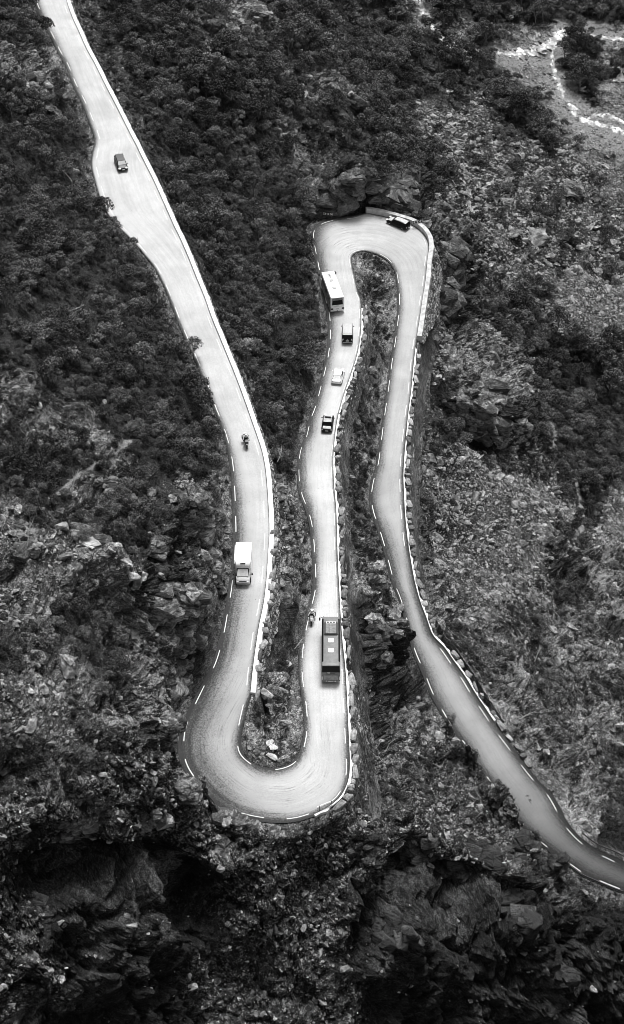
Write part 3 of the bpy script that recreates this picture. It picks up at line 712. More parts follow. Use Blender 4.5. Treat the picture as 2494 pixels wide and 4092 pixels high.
for k in range(7):
    bm = bm_new(); rock_bm(bm, 1, random.uniform(.7, .95), random.uniform(.55, .8), 300+k, 14, det=5); bmesh.ops.recalc_face_normals(bm, faces=bm.faces)
    me = bpy.data.meshes.new('boulder'); bm.to_mesh(me); bm.free(); me.materials.append(MR); BOULD.append(me)
GST = []
for k in range(6):
    bm = bm_new(); rock_bm(bm, 1.0, .62, .6, 500+k, 34, sq=1.0); bmesh.ops.recalc_face_normals(bm, faces=bm.faces)
    me = bpy.data.meshes.new('guard_stone'); bm.to_mesh(me); bm.free(); me.materials.append(MRS); GST.append(me)

# ------------------------------------------------------------------ naming places: landmark, side, rank
LANDM = [('the black hatchback', 485, 655), ("the lone black motorcycle", 984, 1770), ('the white motorhome', 973, 2280), ('the lower hairpin bend', 1080, 3180), ("the pale motorcycle", 1245, 2480),
 ('the dark coach', 1320, 2600), ('the dark saloon car', 1308, 1695), ('the white car', 1350, 1510), ('the black van', 1387, 1345), ('the white coach', 1335, 1170), ('the black estate car', 1590, 900), ("the left chevron sign", 1310, 850),
 ("the right chevron sign", 1667, 873), ('the white river pool', 2090, 205), ("the river at the top edge", 1700, 60), ("the river bends at right", 2400, 500), ("the largest scree boulder", 2150, 860),
 ("the big overhanging crag", 1950, 1600), ("the right road's narrow waist", 1550, 1990), ("the crag hiding the right road", 1600, 2450), ("the lone upright slab", 272, 2660), ('the path on the left slope', 420, 1820),
 ('the top end of the left road', 200, 50), ("the lay-by", 430, 800), ("the lower right guard rail", 2400, 3560), ("the pale slabs at the top", 1020, 60), ("the dark foreground hollow", 430, 3480),
 ("the black foreground cleft", 1700, 3550), ("the masonry wall's foot", 1480, 2950), ("the bottom left corner", 0, 4092), ("the bottom right corner", 2494, 4092), ("the middle of the left edge", 0, 2046), ("the middle of the right edge", 2494, 2046), ("the left road's straight", 760, 1250)]
ORD = ['nearest', 'second nearest', 'third nearest', 'fourth nearest', 'fifth nearest', 'sixth nearest', 'seventh nearest', 'eighth nearest', 'ninth nearest', 'tenth nearest', 'eleventh nearest', 'twelfth nearest', 'thirteenth nearest', 'fourteenth nearest', 'fifteenth nearest', 'sixteenth nearest', 'seventeenth nearest', 'eighteenth nearest', 'nineteenth nearest', 'twentieth nearest', 'twenty-first nearest', 'twenty-second nearest', 'twenty-third nearest', 'twenty-fourth nearest', 'twenty-fifth nearest']
def name_places(items, noun, limit=None):
    """items: list of (object, px, py). Labels by nearest landmark, the side of it and the rank outwards"""
    B_ = {}
    for o, px, py in items:
        l = min(LANDM, key=lambda q: (q[1]-px)**2+(q[2]-py)**2); dx, dy = px-l[1], py-l[2]
        side = ('right of' if dx > 0 else 'left of') if abs(dx) > abs(dy) else ('below' if dy > 0 else 'above')
        B_.setdefault((l[0], side), []).append((math.hypot(dx, dy), o))
    for (l, side), L_ in B_.items():
        L_.sort(key=lambda q: q[0])
        for k, (_, o) in enumerate(L_):
            o['label'] = f"{noun} {side} {l}, {ORD[min(k, 24)]}"

# guard stones on top of the walls
stones = []
def guard(E, N, a, b, offs, grp, step=2.1, p=.84, sc=(.55, 2.5)):
    I = np.where(ks(a, b))[0]; L = SL(E); s = L[I[0]]
    while s < L[I[-1]]:
        st = random.uniform(*sc)
        if random.random() < p:
            q = [float(np.interp(s+st/2, L, E[:, k])) for k in range(3)]; n = np.array([float(np.interp(s, L, N[:, k])) for k in range(2)])
            rz = math.atan2(n[1], n[0])+math.pi/2+random.uniform(-.3, .3); offs_ = offs+random.uniform(-.28, .03)
            o = link('guard_stone', random.choice(GST), loc=(q[0]+n[0]*offs_, q[1]+n[1]*offs_, q[2]+random.uniform(-.05, .15)), rot=(random.uniform(-.12, .12), random.uniform(-.12, .12), rz), category='stone', group=grp)
            w_ = random.uniform(.75, 1.8); o.scale = (st, w_, random.uniform(.6, 1.7)); stones.append(o)
        s += st*.97+random.choice((0, .04, .08, .7, .3))
def SL(E): return np.r_[0, np.cumsum(np.linalg.norm(np.diff(E, axis=0), axis=1))]
guard(EB, NB, 2.75, 4.0, .85, 'rough guard stones along the left road')
guard(EA, NA, 8.0, 13.9, .72, 'rough guard stones along the middle road')
guard(EB, NB, 20.45, 25.0, .68, 'rough guard stones along the right road')

# ------------------------------------------------------------------ chevron signs
MBLK = plain('black paint', .02, .5); MWHT = plain('white paint', .85, .45, var=.03); MSTEEL = plain('grey steel', .3, .4, .7)
def chevron(px, py, w_, h_, left, zlift, yaw, label):
    p = on_road(px, py)
    root = empty('chevron_sign', p, (0, 0, yaw), label=label, category='sign')
    for x in (-w_*.42, w_*.42):
        bm = bm_new(); tube(bm, [(x, .05, -2.0), (x, .05, zlift+h_*.9)], .04); fin(bm, 'post', MSTEEL, root)
    bm = bm_new(); box(bm, (0, 0, zlift+h_/2), (w_, .04, h_), bev=.008); b = fin(bm, 'board', MBLK, root)
    s = -1 if left else 1
    for k in range(3):
        c = (k-1)*w_*.31; t = w_*.12; a = h_*.42; bm = bm_new()
        P = [(c-s*t, a), (c, a), (c+s*t*1.2, 0), (c, -a), (c-s*t, -a), (c+s*t*.2, 0)]
        f = [bm.verts.new((x, -.024, zlift+h_/2+z)) for x, z in P]; g_ = [bm.verts.new((x, -.029, zlift+h_/2+z)) for x, z in P]
        bm.faces.new(f); bm.faces.new(g_)
        for i in range(6): bm.faces.new((f[i], f[(i+1) % 6], g_[(i+1) % 6], g_[i]))
        fin(bm, 'chevron', MWHT, b)
    for x in (-w_/2, w_/2): bm = bm_new(); box(bm, (x, -.025, zlift+h_/2), (.05, .02, h_)); fin(bm, 'edge_strip', MWHT, b)
chevron(1311, 873, 1.75, .55, False, .75, R(-10), 'black and white chevron board on posts left of the upper hairpin, against dark rock')
chevron(1668, 908, 1.9, .62, True, .95, R(14), 'black and white chevron board standing behind the concrete wall of the upper hairpin')

# ------------------------------------------------------------------ vehicles (x right, y forward, z up; origin on the ground at the middle)
MGL = plain('dark glass', .006, .2, var=0, spec=.1); MGLB = plain('glass with a painted sky reflection', .95, .15, var=.08, scale=2, spec=.8)  # the pale glass colour paints in the sky's reflection
MTY = plain('tyre rubber', .015, .9); MRIM = plain('alloy rim', .5, .3, .6); MLAMP = plain('lamp glass', .9, .2, var=.0); MTL = plain('dark tail lamp', .03, .2)
MCB = plain('black car paint', .008, .35, var=.1, spec=.14); MCBR = plain('dark grey car roof', .09, .45, var=.3, scale=12, spec=.3); MCW_ = plain('white car paint', .95, .3, var=.02); MCD = plain('graphite car paint', .05, .25, spec=.8)
MPL = plain('number plate', .75, .5, var=0); MTXT = plain('dark lettering', .03, .6, var=0); MTXTW = plain('pale lettering', .6, .6, var=0); MSILV = plain('bright trim', .6, .25, .5)
def wheel(root, x, y, r, wd_=.22):
    bm = bm_new(); pts = []
    prof = [(-.5, .62), (-.5, .92), (-.38, 1), (.38, 1), (.5, .92), (.5, .62)]
    secs = [[Vector((x+wd_*a, y+r*b*math.cos(t), r+r*b*math.sin(t))) for a, b in prof] for t in np.linspace(0, 2*math.pi, 21)[:-1]]
    rings = [[bm.verts.new(p) for p in s] for s in secs]
    for i in range(20):
        for k in range(6): bm.faces.new((rings[i][k], rings[i][(k+1) % 6], rings[(i+1) % 20][(k+1) % 6], rings[(i+1) % 20][k]))
    wl_ = empty('wheel', (0, 0, 0)); wl_.parent = root
    fin(bm, 'tyre', MTY, wl_)
    bm = bm_new(); tube(bm, [(x-wd_*.35, y, r), (x+wd_*.35, y, r)], r*.62, 14); fin(bm, 'rim', MRIM, wl_)
    return wl_
def shell(L, W, st, n=5):
    """body sections: st = list of (y fraction from rear 0..1 to nose, half width fraction, z low, z high)"""
    secs = []
    for f, wf, z0, z1 in st:
        y = (f-.5)*L; hw = W/2*wf; h = z1-z0
        secs.append([Vector((x*hw, y, z0+h*z)) for x, z in ((-.86, 0), (-1, .18), (-1, .55), (-.97, .8), (-.86, .96), (-.45, 1.0), (.45, 1.0), (.86, .96), (.97, .8), (1, .55), (1, .18), (.86, 0))])
    return secs
def quad(bm, P): bm.faces.new([bm.verts.new(p) for p in P])
def slab(bm, P, nrm, th=.015):
    nrm = Vector(nrm); a = [bm.verts.new(Vector(p)) for p in P]; b = [bm.verts.new(Vector(p)+nrm*th) for p in P]; n = len(P)
    bm.faces.new(a); bm.faces.new(b)
    for i in range(n): bm.faces.new((a[i], a[(i+1) % n], b[(i+1) % n], b[i]))
def vehicle_root(name, front, rear, label, cat, flip=0, shift=0):
    f, r = on_road(*front), on_road(*rear); c = (f+r)/2; d = f-r
    yaw = math.atan2(d.y, d.x)-math.pi/2; pitch = math.atan2(d.z, math.hypot(d.x, d.y))
    root = empty(name, c+Vector((0, 0, .02)), label=label, category=cat); root.rotation_mode = 'XYZ'
    root.rotation_euler = (pitch, 0, yaw)
    return root, d.length
def car(root, L, W, H, kind, paint, roofm, glassf, lamps_front=True):
    zb = .28; zh = H*.60; hood = {'hatch': .26, 'estate': .27, 'van': .13, 'saloon': .27, 'coupe': .27}[kind]
    tail = {'hatch': .03, 'estate': .02, 'van': .012, 'saloon': .17, 'coupe': .1}[kind]
    st = [(0, .72, zb+.1, zh*.84), (.02, .90, zb, zh*.95), (.1, 1, zb-.05, zh*1.03), (.5, 1, zb-.05, zh*1.02), (1-hood, 1, zb-.05, zh*1.0), (1-hood*.35, .98, zb-.05, zh*.9), (.955, .93, zb, zh*.82), (.985, .80, zb+.03, zh*.70), (1, .56, zb+.1, zh*.58)]
    bm = bm_new(); loft(bm, shell(L, W, st)); body = fin(bm, 'body', paint, root, True)
    # greenhouse
    yr, yf = (tail-.5)*L, (.5-hood)*L
    rf = {'hatch': .30, 'estate': .28, 'van': .1, 'saloon': .34, 'coupe': .36}[kind]; rr = {'hatch': .12, 'estate': .14, 'van': .03, 'saloon': .27, 'coupe': .3}[kind]
    y1, y2 = yr+(rr-.0)*(L*.5), yf-rf*(L*.42)
    hb, ht = W/2*.90, W/2*(.70 if kind != 'van' else .84); z0, z1 = zh*.98, H-.04
    bm = bm_new(); loft(bm, [[Vector((-hb, yr, z0)), Vector((hb, yr, z0)), Vector((hb, yf, z0-.02)), Vector((-hb, yf, z0-.02))], [Vector((-ht, y1, z1)), Vector((ht, y1, z1)), Vector((ht, y2, z1)), Vector((-ht, y2, z1))]])
    fin(bm, 'side_windows', MGL, root)
    bm = bm_new(); secs = []
    for f in np.linspace(0, 1, 6):
        y = y1-.05+(y2-y1+.08)*f; c_ = .05*math.sin(math.pi*f)
        secs.append([Vector((x*ht*1.04, y, z1-.03+zz+c_)) for x, zz in ((-1, 0), (-.93, .045), (-.4, .06), (.4, .06), (.93, .045), (1, 0))])
    loft(bm, secs); roof = fin(bm, 'roof', roofm, root, True)
    # windscreen and rear window panels, pillars
    def panel(nm, ya, yb, k0, k1, mat, s):
        def P(x, t): return Vector((x*(hb+(ht-hb)*t), ya+(yb-ya)*t, z0+(z1-z0)*t))
        bm = bm_new(); slab(bm, [P(-k0, .05), P(k0, .05), P(k1, .93), P(-k1, .93)], (0, s, .6), .018); fin(bm, nm, mat, root)
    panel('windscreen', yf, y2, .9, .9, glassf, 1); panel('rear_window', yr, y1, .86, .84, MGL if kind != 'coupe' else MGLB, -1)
    for sx in (-1, 1):
        bm = bm_new()
        tube(bm, [(sx*hb, yf, z0), (sx*ht, y2, z1)], .04, 6); fin(bm, 'windscreen_pillar', paint, root); bm = bm_new()
        tube(bm, [(sx*hb, yr, z0), (sx*ht, y1, z1)], .06, 6); fin(bm, 'rear_pillar', paint, root); bm = bm_new()
        ym = (yf+yr)/2; tube(bm, [(sx*hb*1.005, ym, z0), (sx*ht*1.01, ym*.9+(y1+y2)*.05, z1)], .035, 6); fin(bm, 'middle_pillar', paint, root)
        bm = bm_new(); box(bm, (sx*(W/2+.1), yf-.12, z0+.08), (.2, .12, .14), bev=.03); fin(bm, 'wing_mirror', paint, root)
        bm = bm_new(); box(bm, (sx*W*.33, L/2-.17, zh*.80), (.42, .34, .2), rz=-sx*.35, bev=.04); fin(bm, 'headlight', MLAMP, root)
        bm = bm_new(); box(bm, (sx*W*.385, -L/2+.09, zh*.80), (.2, .12, .2 if kind != 'van' else .42), bev=.03); fin(bm, 'tail_light', MTL if paint is not MCB else MSILV, root)
        for yy in (-.31*L, .31*L): wheel(root, sx*(W/2-.1), yy, .32)
    for s, nm in ((1, 'front_number_plate'), (-1, 'rear_number_plate')):
        bm = bm_new(); box(bm, (0, s*(L/2-.015), zh*.55 if s > 0 else zh*.62), (.5, .07, .12)); fin(bm, nm, MPL, root)
    bm = bm_new(); box(bm, (0, L/2-.03, zh*.42), (W*.5, .08, .14), bev=.02); fin(bm, 'grille', MTY, root)
    bm = bm_new(); box(bm, (0, -L/2+.07, zb+.12), (W*.82, .2, .16), bev=.04); fin(bm, 'rear_bumper', paint if kind != 'van' else MSILV, root)
    return body, roof

c, L = vehicle_root('hatchback', (494, 689), (475, 640), 'black hatchback with bright headlights driving towards the viewer on the upper left road', 'car')
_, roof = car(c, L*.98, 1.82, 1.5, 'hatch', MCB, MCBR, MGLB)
bm = bm_new(); tube(bm, [(0, -L*.4, 1.5), (0, -L*.4-.1, 1.68)], .02, 6); fin(bm, 'aerial', MTY, roof)
bm = bm_new(); box(bm, (0, L*.36, .83), (1.3, L*.2, .03), rx=-.18, bev=.01); fin(bm, 'bonnet', MCBR, c)
c, L = vehicle_root('estate_car', (1556, 886), (1625, 915), 'black estate car with roof rails rounding the upper hairpin beside the concrete wall', 'car')
_, roof = car(c, 4.7, 1.82, 1.5, 'estate', MCB, plain('silver grey roof', .5, .3, var=.2), MGL)
for sx in (-1, 1):
    bm = bm_new(); tube(bm, [(sx*.62, -1.7, 1.5), (sx*.64, -1.5, 1.56), (sx*.64, .3, 1.56), (sx*.62, .5, 1.5)], .025, 6); fin(bm, 'roof_rail', MTY, c)
bm = bm_new(); box(bm, (0, 1.62, .84), (1.35, .85, .03), rx=-.16, bev=.01); fin(bm, 'bonnet', plain('silver grey bonnet', .5, .3, var=.2), c)
c, L = vehicle_root('van', (1389, 1322), (1388, 1374), 'black van with a ribbed grey roof seen from behind on the middle road', 'van')
_, roof = car(c, 4.9, 1.95, 1.95, 'van', MCB, plain('ribbed grey roof', .42, .4, var=.1), MGL)
for k in range(9):
    bm = bm_new() if k == 0 else bm
    box(bm, ((k-4)*.17, -.35, 2.0), (.05, 3.2, .03))
fin(bm, 'roof_rib', plain('pale roof ribs', .6, .4), roof)
bm = bm_new()
for k in range(6): box(bm, ((k-2.5)*.085, -2.46, .86), (.055, .03, .07 if k % 2 else .1))
fin(bm, 'lettering', MTXTW, c); bm = bm_new(); tube(bm, [(0, -2.43, 1.08), (0, -2.47, 1.08)], .06, 10); fin(bm, 'badge', MTXTW, c)
c, L = vehicle_root('coupe', (1356, 1490), (1345, 1536), 'small white car with a white roof seen from behind on the middle road', 'car')
car(c, 4.2, 1.84, 1.42, 'coupe', MCW_, MCW_, MGL)
c, L = vehicle_root('saloon_car', (1313, 1677), (1306, 1726), 'dark saloon car with a sloping boot, lowest of the four cars on the middle road', 'car')
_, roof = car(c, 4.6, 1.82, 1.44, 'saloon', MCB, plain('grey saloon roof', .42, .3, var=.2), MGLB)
bm = bm_new(); box(bm, (0, .25, 1.49), (1.0, .55, .02), bev=.005); fin(bm, 'sunroof', MGL, roof)
bm = bm_new(); box(bm, (0, -1.75, .90), (1.3, .7, .025), rx=.1, bev=.005); fin(bm, 'boot_lid', plain('grey boot lid', .45, .3, var=.2), c)
bm = bm_new(); box(bm, (0, 1.62, .85), (1.3, .8, .025), rx=-.14, bev=.005); fin(bm, 'bonnet', plain('grey bonnet', .5, .3, var=.2), c)

def coach(root, L, W, H, paint, rooftop, side, kind):
    def sec(y, z1, sc=1, low=.35):
        hw = W/2*sc
        return [Vector((x*hw, y, z)) for x, z in ((-1, low), (-1, 1.5), (-.985, H-.35), (-.93, H-.1), (-.8, z1), (.8, z1), (.93, H-.1), (.985, H-.35), (1, 1.5), (1, low))]
    bm = bm_new(); loft(bm, [sec(-L/2, H-.14, .96, .5), sec(-L/2+.12, H-.03), sec(-L/2+.6, H), sec(L/2-.8, H), sec(L/2-.25, H-.06, .99), sec(L/2, H-.22, .9, .45)])
    body = fin(bm, 'body', paint, root, True)
    for sx in (-1, 1):
        bm = bm_new(); slab(bm, [(sx*W*.5, -L/2+.35, 1.45), (sx*W*.5, L/2-.5, 1.45), (sx*W*.494, L/2-.6, H-.42), (sx*W*.494, -L/2+.35, H-.42)], (sx, 0, 0), .02); fin(bm, 'side_windows', MGL, root)
        bm = bm_new(); slab(bm, [(sx*W*.5, -L/2+.15, .5), (sx*W*.5, L/2-.2, .5), (sx*W*.5, L/2-.2, 1.36), (sx*W*.5, -L/2+.15, 1.36)], (sx, 0, 0), .012); fin(bm, 'side_panel', side, root)
        bm = bm_new(); tube(bm, [(sx*W*.46, L/2-.15, H-.3), (sx*(W*.5+.25), L/2+.25, H-.45), (sx*(W*.5+.3), L/2+.25, H-.7)], .035, 6); box(bm, (sx*(W*.5+.3), L/2+.25, H-.85), (.22, .14, .5), bev=.04); fin(bm, 'wing_mirror', MBLK, root)
        for yy in (-.27*L, -.16*L, .3*L): wheel(root, sx*(W/2-.16), yy, .5, .3)
    bm = bm_new(); slab(bm, [(-W*.44, L/2-.02, 1.3), (W*.44, L/2-.02, 1.3), (W*.42, L/2-.12, H-.4), (-W*.42, L/2-.12, H-.4)], (0, 1, 0), .05); fin(bm, 'windscreen', MGL, root)
    return body
# white coach
c, L = vehicle_root('white_coach', (1310, 1146), (1349, 1252), 'white coach with two roof hatches and dark side windows turning into the upper hairpin', 'coach')
W_, H_ = 2.5, 3.35; L_ = L
b = coach(c, L_, W_, H_, MCW_, MCW_, plain('grey lower side', .2, .4), 'white')
bm = bm_new(); slab(bm, [(-.98, -L_/2-.005, 1.75), (.98, -L_/2-.005, 1.75), (.92, -L_/2+.03, 2.75), (-.92, -L_/2+.03, 2.75)], (0, -1, 0), .03); rw_ = fin(bm, 'rear_window', MGL, c)
bm = bm_new(); slab(bm, [(-.96, -L_/2-.04, 2.68), (.96, -L_/2-.04, 2.68), (.92, -L_/2+.02, 3.1), (-.92, -L_/2+.02, 3.1)], (0, -1, .3), .02); fin(bm, 'sunshade', plain('grey tinted strip', .22, .4, var=.3), rw_)
for k, y in enumerate((-.17*L_, .12*L_)):
    bm = bm_new(); box(bm, (0, y, H_+.03), (.62, .75, .06), bev=.02); hh = fin(bm, 'roof_hatch', plain('grey hatch lid', .38, .4), c)
    bm = bm_new(); box(bm, (0, y, H_+.07), (.36, .42, .03), bev=.01); fin(bm, 'hatch_dome', plain('pale hatch dome', .5, .3), hh)
for sx in (-1, 1):
    bm = bm_new(); box(bm, (sx*1.0, -L_/2-.0, .95), (.42, .1, .3), bev=.03); fin(bm, 'tail_light', MTL, c)
bm = bm_new(); box(bm, (0, -L_/2-.01, .93), (.55, .05, .12)); fin(bm, 'rear_number_plate', plain('grey plate', .45, .5), c)
bm = bm_new(); box(bm, (0, -L_/2-.01, 1.55), (.5, .03, .07)); fin(bm, 'lettering', plain('pale grey lettering', .55, .5), c)
bm = bm_new(); box(bm, (0, -L_/2-.01, 1.42), (1.9, .03, .03)); fin(bm, 'engine_cover_seam', plain('grey seam', .45, .5), c)
bm = bm_new(); box(bm, (0, -L_/2-.02, .52), (.14, .08, .12)); fin(bm, 'tow_hook', MTY, c)
bm = bm_new()   # dark sign written lengthways on the roof
y0 = .30*L_
for k, (dx, dy, a, l) in enumerate([(0, 0, 0, 1.25), (-.14, .6, 1.57, .35), (.12, .42, 1.4, .3), (-.1, .22, 1.7, .26), (.11, .02, 1.5, .3), (-.12, -.18, 1.6, .26), (.1, -.36, 1.4, .26), (.14, -.6, 1.57, .4)]):
    box(bm, (dx, y0+dy, H_+.015), (.09, l, .03), rz=a+.12)
fin(bm, 'roof_sign', MTXT, c)
# dark coach
c, L = vehicle_root('dark_coach', (1322, 2533), (1322, 2732), 'long dark grey coach with two white roof hatches seen from behind on the middle road', 'coach')
L_ = L; W_, H_ = 2.55, 3.3; MDC = plain('dark grey coach paint', .18, .5, var=.15, scale=2)
b = coach(c, L_, W_, H_, MDC, MDC, MCB, 'dark')
bm = bm_new()
for sx in (-1, 1): slab(bm, [(sx*W_*.40, -L_/2+.8, H_-.005), (sx*W_*.40, L_/2-.7, H_-.005), (sx*W_*.475, L_/2-.7, H_-.14), (sx*W_*.475, -L_/2+.8, H_-.14)], (sx*.5, 0, 1), .02)
fin(bm, 'roof_edge', MGL, c)
bm = bm_new(); box(bm, (0, L_*.22, H_+.13), (1.95, L_*.255, .26), bev=.1); ac = fin(bm, 'air_conditioner', MBLK, c)
bm = bm_new(); box(bm, (0, L_*.215, H_+.28), (1.42, L_*.23, .06), bev=.02); fin(bm, 'cover', plain('grey cover', .16, .5, var=.3), ac)
bm = bm_new(); box(bm, (0, L_*.32, H_+.31), (1.36, .42, .06), bev=.01); fp = fin(bm, 'fan_panel', plain('pale fan panel', .7, .5), ac)
bm = bm_new(); box(bm, (0, L_*.20, H_+.315), (.045, L_*.18, .02)); fin(bm, 'centre_seam', MTXTW, ac)
for x in (-.42, 0, .42):
    bm = bm_new(); tube(bm, [(x, L_*.32, H_+.34), (x, L_*.32, H_+.36)], .13, 12); fin(bm, 'fan', MTY, ac)
for y in (-.015*L_, -.215*L_):
    bm = bm_new(); box(bm, (0, y, H_+.06), (.72, .95, .12), bev=.05); fin(bm, 'roof_hatch', MWHT, c)
bm = bm_new(); slab(bm, [(-W_*.475, -L_/2-.02, 2.05), (W_*.475, -L_/2-.02, 2.05), (W_*.45, -L_/2-.01, 3.1), (-W_*.45, -L_/2-.01, 3.1)], (0, -1, 0), .03); fin(bm, 'rear_window', MGL, c)
bm = bm_new(); slab(bm, [(-.98, -L_/2-.02, .75), (.98, -L_/2-.02, .75), (.98, -L_/2-.02, 1.55), (-.98, -L_/2-.02, 1.55)], (0, -1, 0), .06); ec = fin(bm, 'engine_cover', plain('grey engine cover', .3, .5, var=.25), c)
bm = bm_new()
for z, w__ in ((1.46, 1.5), (1.36, 1.55), (1.26, 1.4)): box(bm, (0, -L_/2-.1, z), (w__, .03, .045))
fin(bm, 'louvre', plain('pale louvre', .45, .5), ec)
bm = bm_new()
for k in range(9): box(bm, ((k-4)*.135, -L_/2-.03, 1.82+(.02 if k % 2 else -.01)), (.085, .03, .15), rz=0)
fin(bm, 'lettering', MTXT, c); bm = bm_new(); tube(bm, [(-.3, -L_/2, 1.95), (-.3, -L_/2-.04, 1.95)], .2, 14); fin(bm, 'emblem', MTXTW, c)
for sx in (-1, 1):
    bm = bm_new(); box(bm, (sx*1.18, -L_/2-.02, 1.0), (.12, .12, .55), bev=.03); fin(bm, 'tail_light', MWHT, c)
    bm = bm_new(); tube(bm, [(sx*.6, -L_/2-.1, .55), (sx*.6, -L_/2-.18, .55)], .1, 10); fin(bm, 'fog_light', MWHT, c)
bm = bm_new(); box(bm, (0, -L_/2-.06, .55), (2.35, .14, .2), bev=.05); fin(bm, 'rear_bumper', plain('grey bumper', .3, .4), c)
bm = bm_new(); box(bm, (0, -L_/2-.15, .55), (.7, .03, .13)); fin(bm, 'rear_number_plate', MPL, c)
# motorhome, nose towards the viewer
c, L = vehicle_root('motorhome', (971, 2343), (977, 2222), 'white motorhome with a dark skylight over the cab coming down the left road', 'motorhome')
L_ = L; W_ = 2.25
bm = bm_new()
def ms_(y, z0, z1, s=1.0): return [Vector((x*W_/2*s, y, z)) for x, z in ((-1, z0), (-1, z1-.1), (-.93, z1), (.93, z1), (1, z1-.1), (1, z0))]
loft(bm, [ms_(-L_/2, .5, 2.88), ms_(-L_/2+.1, .4, 2.95), ms_(L_*.12, .4, 2.95), ms_(L_*.14, 1.7, 2.93, .98), ms_(L_*.19, 1.9, 2.82, .92), ms_(L_*.23, 2.0, 2.62, .84), ms_(L_*.25, 2.1, 2.4, .74)]); fin(bm, 'cabin_body', MCW_, c, True)
bm = bm_new(); st = [(L_*.12, 1.0, .4, 1.9), (L_*.28, 1.0, .35, 1.62), (L_*.40, .98, .35, 1.32), (L_*.46, .92, .35, 1.12), (L_*.49, .8, .4, .9), (L_*.5, .7, .45, .75)]
loft(bm, [[Vector((x*.99*s, y, z0+(z1-z0)*z)) for x, z in ((-1, 0), (-1, .7), (-.92, .93), (-.5, 1), (.5, 1), (.92, .93), (1, .7), (1, 0))] for y, s, z0, z1 in st]); fin(bm, 'bonnet', MCW_, c, True)
bm = bm_new(); loft(bm, [[Vector((-.9, L_*.13, 1.55)), Vector((.9, L_*.13, 1.55)), Vector((.9, L_*.375, 1.38)), Vector((-.9, L_*.375, 1.38))], [Vector((-.8, L_*.13, 2.2)), Vector((.8, L_*.13, 2.2)), Vector((.8, L_*.25, 2.2)), Vector((-.8, L_*.25, 2.2))]]); fin(bm, 'cab_windows', MGL, c)
bm = bm_new(); slab(bm, [(-.8, L_*.385, 1.42), (.8, L_*.385, 1.42), (.70, L_*.245, 2.16), (-.70, L_*.245, 2.16)], (0, 1, .8), .03); fin(bm, 'windscreen', plain('windscreen with painted sky glare', .95, .2, var=.08, spec=.8), c)  # near-white colour stands for sky reflected in the windscreen
bm = bm_new(); loft(bm, [[Vector((x*sc_, L_*.14+y, z-.06*(y > 0))) for x, y in ((-.42, -.36), (.42, -.36), (.34, .34), (-.34, .34))] for z, sc_ in ((2.88, 1), (3.07, .95))]); skl = fin(bm, 'skylight', plain('dark skylight', .05, .2, var=.2), c)
skl.rotation_euler = (0, 0, 0)
bm = bm_new(); box(bm, (0, -L_*.08, 2.99), (.62, .62, .08), bev=.02); rh = fin(bm, 'roof_hatch', MCW_, c)
bm = bm_new(); box(bm, (0, -L_*.08, 3.04), (.34, .3, .02)); fin(bm, 'hatch_dome', plain('grey dome', .4, .4), rh)
for sx in (-1, 1):
    bm = bm_new(); tube(bm, [(sx*.95, L_*.33, 1.45), (sx*1.25, L_*.33, 1.5)], .03, 6); box(bm, (sx*1.3, L_*.33, 1.5), (.22, .14, .36), bev=.04); fin(bm, 'wing_mirror', MBLK, c)
    bm = bm_new(); box(bm, (sx*.72, L_*.475, .86), (.34, .2, .16), rz=-sx*.4, bev=.04); fin(bm, 'headlight', MLAMP, c)
    for yy in (-.3*L_, .34*L_): wheel(c, sx*(W_/2-.14), yy, .34)
    bm = bm_new(); slab(bm, [(sx*W_/2, -L_*.3, 1.5), (sx*W_/2, -L_*.12, 1.5), (sx*W_/2, -L_*.12, 2.1), (sx*W_/2, -L_*.3, 2.1)], (sx, 0, 0), .02); fin(bm, 'side_window', MGL, c)
bm = bm_new(); box(bm, (0, L_*.492, .92), (.95, .06, .12), bev=.01); fin(bm, 'grille', MTY, c)
bm = bm_new(); box(bm, (0, L_*.5, .52), (1.75, .16, .26), bev=.07); fin(bm, 'front_bumper', plain('silver bumper', .45, .35), c)
bm = bm_new(); tube(bm, [(W_/2-.02, -L_*.42, 2.8), (W_/2+.07, -L_*.42, 2.8), (W_/2+.07, L_*.08, 2.8), (W_/2-.02, L_*.08, 2.8)], .05, 6); fin(bm, 'awning', MCW_, c)
bm = bm_new()
for x in (-.7, -.35, 0, .35, .7): box(bm, (x, -L_/2-.2, 1.7), (.05, .05, 1.3))
box(bm, (0, -L_/2-.2, 2.35), (1.5, .06, .06)); box(bm, (0, -L_/2-.1, 1.1), (1.5, .3, .05)); fin(bm, 'bicycle_rack', MTY, c)

